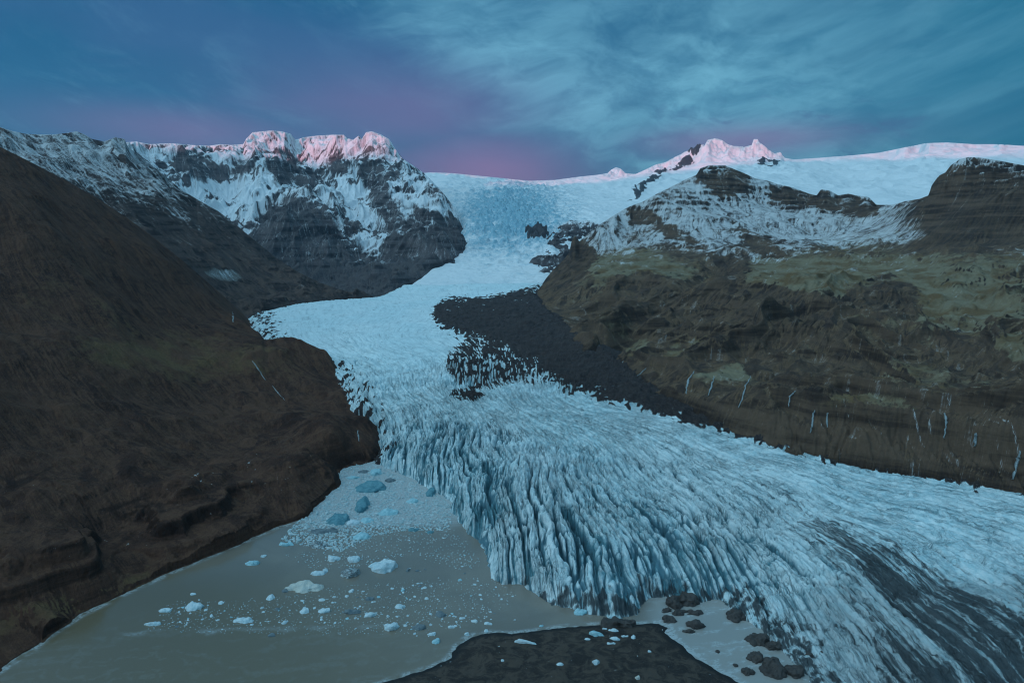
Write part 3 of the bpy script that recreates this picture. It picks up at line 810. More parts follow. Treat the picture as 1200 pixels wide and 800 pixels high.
def build_nunatak():
    pts = [(613, 318, 3650), (640, 282, 4100), (665, 260, 4400), (690, 258, 4500), (720, 265, 4500), (620, 324, 3500), (640, 331, 3350), (670, 333, 3350), (645, 305, 3750), (665, 295, 3850), (680, 280, 4100),
           (700, 300, 3800), (700, 330, 3300), (740, 330, 3300), (600, 340, 3700), (610, 330, 4400), (640, 300, 4800), (690, 285, 5100), (740, 290, 5100), (650, 318, 3500)]
    poly = [(uc(a, b)[0], math.log(c)) for a, b, c in [(612, 318, 3650), (622, 326, 3450), (645, 331, 3280), (700, 333, 3250), (770, 330, 3250), (770, 290, 5000), (700, 270, 5000), (655, 266, 4800), (630, 292, 4300)]]
    m = mountain((-.005, .2, 220, 3150, 5200, 340), pts, NUN_SKY, 3500, 4900, (25000, 50),
                 [(420, 90, 'r', 1.0), (150, 40, 'r', 1.), (45, 12, 'r', 1.)], .06, poly, 1.0, seed=760, taper=.004)
    sl = m['sl'][0]; X, Y, Z, PX, PY = m['X'], m['Y'], m['Z'], m['PX'], m['PY']
    n2 = fbm(X / 60, Y / 60, 4, 765)
    snow = np.clip(.35 + .5 * sm(350, 480, Z) + .55 * n2 - .5 * sm(.8, 1.3, sl), 0, 1)
    m['attrs'] = dict(streak=m['streak'], snow=snow, grass=0 * X, cliff=sm(.9, 1.4, sl), pale=.25 + .3 * n2)
    m['keep'] = Z > 60
    return m


RIGHT_SKY = [(622, 350), (632, 338), (640, 326), (650, 314), (660, 305), (667, 296), (670, 282), (674, 276), (679, 283), (690, 273), (703, 263), (720, 252), (732, 245), (740, 241), (752, 237), (770, 227), (790, 217),
             (806, 209), (816, 205), (821, 197), (830, 194), (850, 194), (862, 199), (872, 203), (885, 209), (900, 212), (912, 216), (930, 220), (948, 227), (957, 229), (962, 222), (972, 223), (982, 229),
             (994, 227), (1004, 229), (1018, 231), (1027, 240), (1045, 240), (1060, 236), (1078, 233), (1088, 229), (1092, 217), (1100, 206), (1108, 202), (1114, 194), (1124, 187), (1135, 184), (1150, 185),
             (1175, 189), (1200, 194), (1280, 198), (1400, 190)]


def right_extra(U, V, X, Y, Z, PX, PY):
    t = Z + 9 * fbm(X / 120, Y / 120, 4, 911) + 30 * fbm(X / 700, Y / 700, 3, 912)
    # stepped lava benches
    hi = sm(420, 600, Z)
    st = 34.; fr = (t / st) % 1
    Z = Z + hi * st * (sm(.3, .65, fr) - fr) * (.25 + .9 * sm(-.2, .25, fbm(X / 300, Z / 40, 3, 913)))
    # gullies running down to the ice
    p = X * .78 - Y * .62; q = X * .62 + Y * .78
    w = fbm(X / 260, Y / 260, 3, 915)
    mid = np.exp(-((PY - 385) / 62) ** 2) * sm(640, 720, PX)
    Z = Z + mid * ((ridged(p / 230 + w, q / 1100, 4, 917) - .5) * 80 + (ridged(p / 62 + w, q / 420, 3, 919) - .5) * 16)
    L = (PX - 850 + (PY - 300) * 1.25) / 14
    Z = Z - 40 * np.exp(-L ** 2) * sm(290, 320, PY) * (1 - sm(420, 450, PY))
    return Z


def right_post(U, V, X, Y, Z, PX, PY):
    # cliff along the ice margin, taller to the right
    poly = [uvz(p) for p in FOOT_R]
    d = np.full(U.shape, 9.)
    for a, b in zip(poly[:-1], poly[1:]):
        a = np.array(a); b = np.array(b); e = b - a
        tt = np.clip(((U - a[0]) * e[0] + (V - a[1]) * e[1]) / (e @ e), 0, 1)
        d = np.minimum(d, np.hypot(U - a[0] - tt * e[0], V - a[1] - tt * e[1]))
    tall = sm(800, 1000, PX)
    rib = ridged(X / 24, Y / 90, 4, 921) - .5
    cz = np.exp(-(d / .13) ** 2) * tall
    Z = Z + cz * rib * 12
    for a0, hh, ww in ((.02, 26, .02), (.075, 22, .016), (.11, 8, .01)):
        wob = .015 * fbm(X / 60, Y / 60, 3, 925)
        Z = Z + tall * hh * (sm(a0, a0 + ww, d + wob) - sm(a0, a0 + .14, d + wob))
    return Z


def build_right():
    pts = [(*p, 'z') for p in FOOT_R]
    pts += [(632, 340, 2950), (655, 312, 3050), (672, 280, 3250), (690, 275, 3350), (740, 243, 3600), (790, 218, 4000), (822, 198, 4300), (850, 195, 4350), (880, 208, 4350), (920, 220, 4300), (960, 227, 4250), (1000, 229, 4100),
            (1030, 240, 3900), (1075, 233, 3500), (1092, 215, 3000), (1112, 196, 2900), (1135, 185, 2850), (1200, 194, 2750), (1300, 198, 2600), (1400, 190, 2500),
            (640, 350, 2450), (665, 330, 2600), (690, 310, 2750), (680, 360, 2100), (720, 330, 2350), (720, 370, 1900), (700, 290, 3050), (740, 270, 3200), (740, 255, 3450), (760, 300, 2700), (760, 340, 2150), (760, 390, 1620),
            (790, 265, 3200), (815, 280, 3000), (800, 330, 2150), (800, 380, 1600), (800, 425, 1300), (830, 250, 3500), (850, 220, 4000), (850, 285, 2900), (870, 250, 3600), (850, 330, 2000), (850, 380, 1500), (860, 430, 1180), (900, 240, 3900),
            (900, 280, 3100), (920, 305, 2500), (900, 325, 2050), (900, 360, 1600), (900, 410, 1220), (900, 460, 1030), (960, 260, 3500), (960, 290, 2800), (980, 312, 2250), (960, 345, 1650), (960, 400, 1230), (960, 450, 1030), 
            (1030, 260, 3300), (1030, 290, 2650), (1050, 318, 2050), (1030, 350, 1580), (1030, 400, 1220), (1030, 450, 1000), (1030, 487, 842), (1080, 270, 2750), (1100, 300, 2150), (1100, 285, 2420), (1100, 330, 1750), (1100, 370, 1420), (1100, 420, 1120), (1100, 470, 868), (1100, 491, 802),
            (1130, 250, 2600), (1160, 285, 2250), (1200, 300, 2000), (1200, 260, 2400), (1200, 340, 1600), (1200, 400, 1180), (1200, 455, 850), (1200, 488, 745), (1300, 300, 1900), (1300, 400, 1100), (1320, 498, 700), (960, 486, 872), (900, 478, 935), (1450, 300, 1800), (1450, 450, 900)]
    for px, py, D in [(660, 345, 3500), (700, 300, 3900), (760, 260, 4600), (830, 225, 5000), (900, 230, 5050), (960, 245, 5000), (1030, 262, 4700), (1100, 240, 4000), (1200, 225, 3800), (1400, 220, 3600), (640, 352, 3300)]:
        pts.append((px, py, D))
    poly = [uvz(p) for p in reversed(FOOT_R)] + [(uc(625, 345)[0], math.log(3200)), (uc(680, 300)[0], math.log(4300)), (uc(800, 240)[0], math.log(5200)), (1.4, math.log(5200)), (1.4, math.log(500))]
    m = mountain((.0, 1.05, 860, 560, 5100, 1250), pts, RIGHT_SKY, 2400, 4700, (230000, 70),
                 [(800, 70, 'r', 1.0), (260, 17, 'r', 1.), (70, 4.5, 'r', 1.), (18, 1.4, 'f', 1)], .07, poly, .9, seed=860, extra=right_extra, taper=.006, post=right_post)
    sl = m['sl'][0]; X, Y, Z, PX, PY = m['X'], m['Y'], m['Z'], m['PX'], m['PY']
    n = fbm(X / 200, Y / 200, 5, 901); n2 = fbm(X / 30, Y / 30, 4, 905); n3 = fbm(X / 420, Y / 420, 4, 907)
    cliff = sm(.7, 1.05, sl + .2 * n2)
    butte = np.exp(-((PX - 1150) / 85) ** 4 - ((PY - 240) / 50) ** 4)
    sn_h = sm(205, 380, Z + 90 * n + 130 * n3 + 30 * n2) * sm(1500, 2600, Y)
    snow = np.clip(.80 * sn_h + .2 * sm(560, 700, Z) - .40 * sm(.75, 1.2, sl + .2 * n2) + .38 * n2 - .75 * butte * (1 - .55 * sm(1120, 1180, PX) * sm(225, 195, PY)), 0, .95)
    ice_st = np.exp(-((PY - 505) / 40) ** 2) * sm(900, 1000, PX) * sm(.28, .5, fbm(X / 5, Y / 60, 3, 909)) * .6
    snow = np.maximum(snow, ice_st * 1.25)
    shoulder = np.exp(-((PY - (326 - (PX - 880) * .03)) / 22) ** 2 - ((PX - 930) / 150) ** 2)
    spur = np.exp(-((PX - 745) / 60) ** 2 - ((PY - 320) / 25) ** 2) + .6 * np.exp(-((PX - 740) / 40) ** 2 - ((PY - 395) / 30) ** 2) + .6 * np.exp(-((PX - 810) / 30) ** 2 - ((PY - 400) / 16) ** 2)
    patch = sm(1.2, .7, np.hypot((PX - 1195) / 30, (PY - 408) / 17) + .3 * n2)
    grass = .95 * shoulder + .8 * spur + .45 * np.exp(-((PX - 1080) / 150) ** 2 - ((PY - 340) / 40) ** 2) + .45 * n3 + .25 * n + .15 + patch + .35 * np.exp(-((PX - 1000) / 70) ** 2 - ((PY - 455) / 18) ** 2)
    dark = np.exp(-((PX - 760) / 40) ** 2 - ((PY - 345) / 20) ** 2) + np.exp(-((PX - 890) / 60) ** 2 - ((PY - 375) / 28) ** 2) + butte + .6 * np.exp(-((PX - 700) / 40) ** 2 - ((PY - 400) / 20) ** 2)
    p = X * .78 - Y * .62; q = X * .62 + Y * .78
    dia = fbm(p / 110 + n, q / 700, 5, 931) * sm(330, 370, PY)
    gl = np.exp(-((PX - 850 + (PY - 300) * 1.25) / 9) ** 2) * sm(285, 310, PY)
    low = sm(430, 500, PY)
    grass = np.clip(grass + .25 * sm(.0, .35, dia) - 1.1 * sm(0, -.3, dia) - .95 * dark - .8 * cliff - gl - .15 * low, -.3, 1)
    lowc = sm(430, 455, PY - .04 * (PX - 900)) * sm(840, 940, PX)
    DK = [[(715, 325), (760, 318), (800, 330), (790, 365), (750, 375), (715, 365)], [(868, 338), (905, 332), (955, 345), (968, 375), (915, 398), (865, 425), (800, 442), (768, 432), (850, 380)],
          [(850, 292), (885, 288), (872, 330), (822, 372), (765, 422), (745, 415), (818, 352)], [(640, 362), (690, 372), (735, 412), (760, 448), (700, 430), (650, 385)], [(985, 335), (1040, 318), (1085, 345), (1075, 372), (1010, 362)],  # last outline on this line paints ridge shadows in as bare dark ground
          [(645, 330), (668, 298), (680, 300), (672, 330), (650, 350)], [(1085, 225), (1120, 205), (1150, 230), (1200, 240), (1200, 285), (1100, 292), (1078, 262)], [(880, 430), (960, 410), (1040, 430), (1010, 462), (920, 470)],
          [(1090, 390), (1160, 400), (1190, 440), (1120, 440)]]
    GR = [[(680, 312), (735, 290), (775, 300), (815, 335), (760, 320), (700, 322)], [(878, 325), (935, 305), (1010, 312), (1060, 330), (1000, 338), (930, 345)], [(1040, 345), (1200, 335), (1200, 372), (1090, 365)],
          [(695, 378), (735, 368), (762, 398), (738, 425), (704, 408)], [(770, 402), (852, 386), (835, 412), (790, 428)], [(930, 452), (1050, 460), (1085, 482), (960, 478)], [(1163, 398), (1205, 388), (1260, 395), (1260, 432), (1168, 424)], [(790, 430), (850, 420), (880, 440), (830, 452)]]
    RK = [[(818, 200), (872, 196), (882, 222), (850, 234), (822, 216)], [(898, 214), (955, 226), (1034, 238), (1028, 254), (960, 246), (902, 234)], [(733, 240), (760, 248), (800, 272), (836, 296), (805, 288), (765, 268), (738, 262)],
          [(668, 276), (682, 280), (700, 300), (680, 325), (660, 310)], [(860, 262), (905, 285), (925, 300), (880, 296)], [(955, 232), (1010, 236), (1000, 252), (960, 246)]]
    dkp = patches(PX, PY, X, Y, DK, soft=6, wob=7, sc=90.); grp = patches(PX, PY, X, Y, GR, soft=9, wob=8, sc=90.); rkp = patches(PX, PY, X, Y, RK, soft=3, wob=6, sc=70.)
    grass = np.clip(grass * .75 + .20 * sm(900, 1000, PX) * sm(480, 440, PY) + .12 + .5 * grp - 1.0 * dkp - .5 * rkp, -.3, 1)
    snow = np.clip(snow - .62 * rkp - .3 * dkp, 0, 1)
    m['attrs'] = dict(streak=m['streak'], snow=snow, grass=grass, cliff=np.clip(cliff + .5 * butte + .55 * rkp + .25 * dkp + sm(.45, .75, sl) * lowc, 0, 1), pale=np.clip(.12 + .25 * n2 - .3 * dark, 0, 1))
    m['keep'] = Z > 5
    return m


# ------------------------------------------------------------------ beach
BEACH = [(440, 803), (470, 793), (505, 782), (528, 770), (537, 755), (552, 746), (570, 741), (600, 742), (640, 737), (668, 734), (700, 732), (740, 731), (772, 730), (782, 735), (779, 741), (795, 752), (815, 770), (845, 787), (872, 802), (960, 870),
         (1100, 1000), (1100, 1500), (100, 1500), (250, 900), (380, 830)]


def build_beach():
    U, V, X, Y = grid(-.75, .95, 700, 170, 560, 520)
    poly = [uvz((a, b, 0)) for a, b in BEACH]
    sd = -poly_sd(U, V, poly) + .006 * fbm(X / 14, Y / 14, 4, 951)
    Z = np.where(sd > 0, 5.0 * (1 - np.exp(-sd / .05)) * (1 + .35 * fbm(X / 30, Y / 30, 4, 953)) + .6 * fbm(X / 5, Y / 5, 4, 955) * sm(0, .05, sd), sd * 60) - .05
    return dict(U=U, V=V, X=X, Y=Y, Z=Z, keep=Z > -1.5, attrs=dict(wet=sm(.03, 0, sd), snow=sm(.5, .6, fbm(X / 4, Y / 4, 3, 957) + .25 * fbm(X / 20, Y / 20, 3, 958)) * .8))


def beach_material():
    N = Nodes('black_gravel')
    a = N.noise(.09, 9, .72, dist=.8); c = N.noise(.9, 6, .8)
    col = N.mix(N.ramp(a, .42, .58), (.020, .016, .015), (.066, .050, .040))
    col = N.mix(N.ramp(c, .5, .72), col, (.075, .068, .058))
    col = N.mix(N.ramp(N.attr('wet'), .4, 1.), col, (.012, .013, .014))
    col = N.mix(N.ramp(N.attr('snow'), .5, .8), col, (.45, .5, .52))
    nrm = N.bump(c, .5, .7, N.bump(a, 2, .4))
    return N.out(col, .85, nrm, .3)


# ------------------------------------------------------------------ lake
def build_lake():
    U, V, X, Y = grid(-1.3, 1.1, 700, 150, 1100, 620)
    Z = 0 * U
    PX, PY = px_of(X, Y, Z)
    n = fbm(X / 40, Y / 40, 5, 971)
    # frozen crush of ice between the hill and the front
    brash = sm(624, 606, PY + n * 14 + .06 * (PX - 460)) * sm(330, 372, PX + .35 * (600 - PY)) * sm(640, 560, PX)
    # milky slush over the river channel at the right
    chan = sm(745, 775, PX) * sm(1050, 960, PX) * sm(690, 700, PY)
    silt = sm(560, 140, PX - (PY - 640) * .9) * sm(640, 700, PY)
    slushl = sm(.35, 1., np.exp(-((PY - (742 + 10 * n - .02 * PX)) / 5.) ** 2) * sm(90, 180, PX) * sm(520, 430, PX) * (.6 + n))
    sh = np.full(U.shape, 9.)
    P = [uvz((a, b, 0)) for a, b, c in SHORE]
    P2 = [uvz((a, b, 0)) for a, b in BEACH[:20]]
    for q in (P, P2):
        for a, b in zip(q[:-1], q[1:]):
            a = np.array(a); b = np.array(b); e = b - a
            tt = np.clip(((U - a[0]) * e[0] + (V - a[1]) * e[1]) / (e @ e), 0, 1)
            sh = np.minimum(sh, np.hypot(U - a[0] - tt * e[0], V - a[1] - tt * e[1]))
    rim = sm(.012, .005, sh + .004 * n) * .7 * sm(-.35, .1, fbm(X / 12, Y / 12, 3, 973))
    swirl = sm(.6, .85, ridged(X / 70 + n * 1.5, Y / 22 + n, 4, 975)) * (.10 * sm(700, 760, PY) + .6 * chan)
    return dict(U=U, V=V, X=X, Y=Y, Z=Z, keep=Z > -1, attrs=dict(grain=sm(748, 700, PY + 10 * n) * sm(240, 420, PX), brash=brash, chan=chan, silt=silt, slush=np.clip(rim + slushl * .5 + swirl, 0, 1), n=np.clip(.5 + n, 0, 1)))


def lake_material():
    N = Nodes('silty_water')
    a = N.noise(.012, 6, .6, dist=.6); c = N.noise((.35, .5, .5), 6, .72); v = N.voronoi(.28)
    water = N.mix(N.ramp(a, .38, .62), (.175, .152, .126), (.215, .186, .152))
    water = N.mix(N.attr('silt'), water, (.150, .118, .076))
    water = N.mix(N.math('MULTIPLY', N.attr('chan'), .75), water, (.33, .33, .32))
    water = N.mix(N.math('MULTIPLY', N.ramp(N.noise(1.3, 5, .8), .52, .68), N.math('ADD', .12, N.math('MULTIPLY', N.attr('grain'), .6))), water, (.42, .46, .48))
    br = N.math('MULTIPLY', N.attr('brash'), N.ramp(c, .28, .5))
    icec = N.mix(N.ramp(N.noise(.9, 5, .75), .38, .62), (.24, .27, .28), (.50, .55, .57))
    col = N.mix(br, water, icec)
    sl = N.math('MULTIPLY', N.attr('slush'), N.ramp(c, .3, .6))
    col = N.mix(sl, col, (.38, .43, .45))
    nrm = N.bump(N.noise((.25, .6, .3), 5, .65), .30, .35)
    nrm = N.bump(br, .8, .5, nrm)
    rough = N.math('ADD', .06, N.math('MULTIPLY', N.math('MAXIMUM', br, sl), .5))
    return N.out(col, rough, nrm, .75)


def ground_material():
    N = Nodes('outwash_plain')
    a = N.noise(.004, 8, .6); c = N.noise(.1, 5, .7)
    col = N.mix(N.ramp(a, .4, .6), (.05, .045, .04), (.10, .09, .07))
    return N.out(N.mix(N.ramp(c, .4, .7), col, (.06, .06, .055)), .9, N.bump(c, .6, .5), .2)


from concurrent.futures import ThreadPoolExecutor
with ThreadPoolExecutor(4) as ex:
    jobs = {k: ex.submit(f) for k, f in (('RM', build_right), ('G', build_glacier), ('MA', build_massif), ('NH', build_near), ('C', build_cap), ('LM', build_left), ('BE', build_beach), ('LK', build_lake), ('NU', build_nunatak))}
    B = {k: j.result() for k, j in jobs.items()}
print('landforms', time.time() - T0)
G = B['G']; print('glacier', time.time() - T0)
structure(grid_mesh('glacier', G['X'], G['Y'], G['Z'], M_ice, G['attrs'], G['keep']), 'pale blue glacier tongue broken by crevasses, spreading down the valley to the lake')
C = B['C']; print('cap', time.time() - T0)
structure(grid_mesh('ice_cap', C['X'], C['Y'], C['Z'], M_snowfield, C['attrs'], C['keep']), 'icefall and snowy ice cap with pink lit summits on the skyline')
NH = B['NH']
structure(grid_mesh('hill', NH['X'], NH['Y'], NH['Z'], M_near, NH['attrs'], NH['keep']), 'dark brown hillside falling to the lake on the left')
LM = B['LM']
structure(grid_mesh('mountain_slope', LM['X'], LM['Y'], LM['Z'], M_left, LM['attrs'], LM['keep']), 'dark slope dusted with snow behind the brown hillside')
MA = B['MA']
structure(grid_mesh('mountain', MA['X'], MA['Y'], MA['Z'], M_massif, MA['attrs'], MA['keep']), 'snowy rock massif with pink lit summits left of the icefall')
NU = B['NU']
structure(grid_mesh('mountain_spur', NU['X'], NU['Y'], NU['Z'], M_massif, NU['attrs'], NU['keep']), 'small dark rock spur dusted with snow right of the icefall')
RM = B['RM']
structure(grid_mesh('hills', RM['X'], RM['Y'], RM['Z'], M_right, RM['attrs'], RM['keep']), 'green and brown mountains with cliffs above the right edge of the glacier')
BE = B['BE']
structure(grid_mesh('beach', BE['X'], BE['Y'], BE['Z'], beach_material(), BE['attrs'], BE['keep']), 'black gravel shore at the bottom of the picture')
LK = B['LK']
structure(grid_mesh('water', LK['X'], LK['Y'], LK['Z'], lake_material(), LK['attrs'], LK['keep']), 'silty grey brown meltwater lake')

# ground sheet to the horizon, and an added ridge, unseen behind the lookout, that blocks the low sun
me = bpy.data.meshes.new('ground')
R = 60000
me.from_pydata([(-R, -R, -14), (R, -R, -14), (R, R, -14), (-R, R, -14)], [], [(0, 1, 2, 3)])
structure(link('ground', me, ground_material()))

SUN_EL, SUN_AZ = math.radians(1.3), math.radians(-20)      # towards the sun: behind the lookout, a little to its left


def build_sun_blocker():
    xs = np.linspace(-16000, 9000, 260); ys = np.linspace(-12500, -7500, 70)
    X, Y = np.meshgrid(xs, ys)
    # crest height at the place where sun rays bound for x = tx pass over
    tx = X + math.tan(-SUN_AZ) * 19000
    crest = np.interp(tx, [-9000, -2500, 1200, 2600, 3600, 7500, 12000], BLOCKER_H)
    prof = np.exp(-((Y + 10000) / 1300) ** 2)
    Z = crest * prof * (1 + .10 * (ridged(X / 2500, Y / 2500, 5, 981) - .5) * (1 - .7 * prof)) - 60
    return X, Y, Z


BLOCKER_H = [1540, 1560, 1570, 1850, 2180, 1960, 1900]  # added crest, shaped so that only the high summits catch the sun
RX, RY, RZ = build_sun_blocker()
at0 = {k: np.zeros(RX.shape) for k in ('grass', 'cliff', 'pale', 'streak')}; at0['snow'] = sm(500, 900, RZ)
structure(grid_mesh('sun_blocker_ridge', RX, RY, RZ, M_left, at0), 'added ridge behind the camera that blocks the low sun from the valley')

# ------------------------------------------------------------------ ice and rock lying in the valley
import bmesh
from mathutils import Vector, Matrix, noise as mnoise


def berg_material(name, clean, blue, dirty, amount, stripes=0.):
    N = Nodes(name)
    tc = N.n.new('ShaderNodeTexCoord'); ob = tc.outputs['Object']
    a = N.noise(.22, 6, .65, ob); b = N.noise(1.1, 6, .7, ob); st = N.noise((.25, .5, 1.6), 5, .6, ob, .8)
    col = N.mix(N.ramp(a, .35, .65), clean, blue)
    col = N.mix(N.ramp(b, .45, .75), col, tuple(min(1, x * 1.25) for x in clean))
    d = N.math('ADD', amount - .5, N.math('ADD', N.math('MULTIPLY', st, .5 + stripes), N.math('MULTIPLY', b, .35)))
    col = N.mix(N.ramp(d, .38, .62), col, dirty)
    nrm = N.bump(a, 1.2, .5); nrm = N.bump(b, .5, .7, nrm)
    return N.out(col, .6, nrm, .35)


MB = dict(white=berg_material('white_ice', (.54, .63, .67), (.34, .50, .56), (.16, .17, .17), .24),
          teal=berg_material('old_blue_ice', (.11, .27, .32), (.05, .17, .215), (.03, .07, .08), .36),
          pale=berg_material('pale_blue_ice', (.34, .54, .60), (.20, .42, .48), (.15, .2, .21), .3),
          tan=berg_material('dusty_ice', (.52, .52, .47), (.36, .42, .42), (.14, .13, .11), .36),
          strip=berg_material('striped_ice', (.48, .55, .57), (.30, .40, .43), (.05, .055, .06), .34, .5),
          dark=berg_material('gritty_ice', (.15, .19, .21), (.08, .12, .14), (.04, .042, .045), .45),
          debris=berg_material('debris', (.060, .050, .046), (.045, .040, .038), (.022, .021, .022), .5))


def block_mesh(name, L, W, Ht, seed, mat, sharp=.5, sub=3, under=.35):
    """a broken block: hull of random corners, subdivided and chipped"""
    r = np.random.default_rng(seed)
    bm = bmesh.new()
    n = 15
    for k in range(n):
        t = 2 * math.pi * k / n + r.uniform(-.2, .2)
        rad = r.uniform(.78, 1.)
        bm.verts.new((math.cos(t) * L / 2 * rad, math.sin(t) * W / 2 * rad, r.uniform(-.1, .12) * Ht))
        q = r.uniform(.25, .85) ** (1 - sharp * .4)
        hh = Ht * r.uniform(.5, 1.) * (1.15 - .5 * q + .35 * math.cos(t + seed))
        bm.verts.new((math.cos(t) * L / 2 * q, math.sin(t) * W / 2 * q, min(Ht, max(.2 * Ht, hh))))
        bm.verts.new((math.cos(t) * L / 2 * .8, math.sin(t) * W / 2 * .8, -Ht * under))
    res = bmesh.ops.convex_hull(bm, input=bm.verts)
    bmesh.ops.delete(bm, geom=[v for v in bm.verts if not v.link_faces], context='VERTS')
    bmesh.ops.triangulate(bm, faces=bm.faces)
    for _ in range(sub):
        bmesh.ops.subdivide_edges(bm, edges=[e for e in bm.edges if e.calc_length() > max(L, W) / 26], cuts=1, use_grid_fill=True)
        bmesh.ops.triangulate(bm, faces=bm.faces)
    bm.normal_update()
    s = max(L, W)
    off = Vector((seed * 3.1, 0, 0))
    for v in bm.verts:
        p = v.co / s
        d = mnoise.noise(p * 3.2 + off) * .10 + mnoise.noise(p * 8 + off) * .05 + mnoise.ridged_multi_fractal(p * 4 + off, 1, 2, 4, 1, 2) * .018
        v.co += v.normal * d * s * (1.5 if name == 'debris_mound' else .8)
    me = bpy.data.meshes.new(name); bm.to_mesh(me); bm.free()
    me.materials.append(mat)
    return me


def tagged(o, label, cat, group=None):
    o['label'] = label; o['category'] = cat
    if group: o['group'] = group
    return o


def on_surface(m, px, py, z=None):
    """where a line of sight first meets a landform"""
    u, c = uc(px, py)
    Uc = m['U'][0]; j = int(np.clip(np.searchsorted(Uc, u), 0, len(Uc) - 1))
    col = (m['Z'][:, j] - H) / m['Y'][:, j]
    ok = np.where((col >= c) & m['keep'][:, j])[0]
    if not len(ok): return None
    i = ok[0]; D = m['Y'][i, j]
    return Vector((float(u * D), float(D), float(m['Z'][i, j])))


def size_of(px, py, w, h, z=0.):
    x, y, zz = at_z(px, py + h * .35, z)
    k = math.sqrt(x * x + y * y + (H - z) ** 2) / F
    a = math.atan2(H - z, math.hypot(x, y))
    return (float(x), float(y)), w * k, .62 * h * k / math.sin(a), .42 * h * k / math.cos(a)


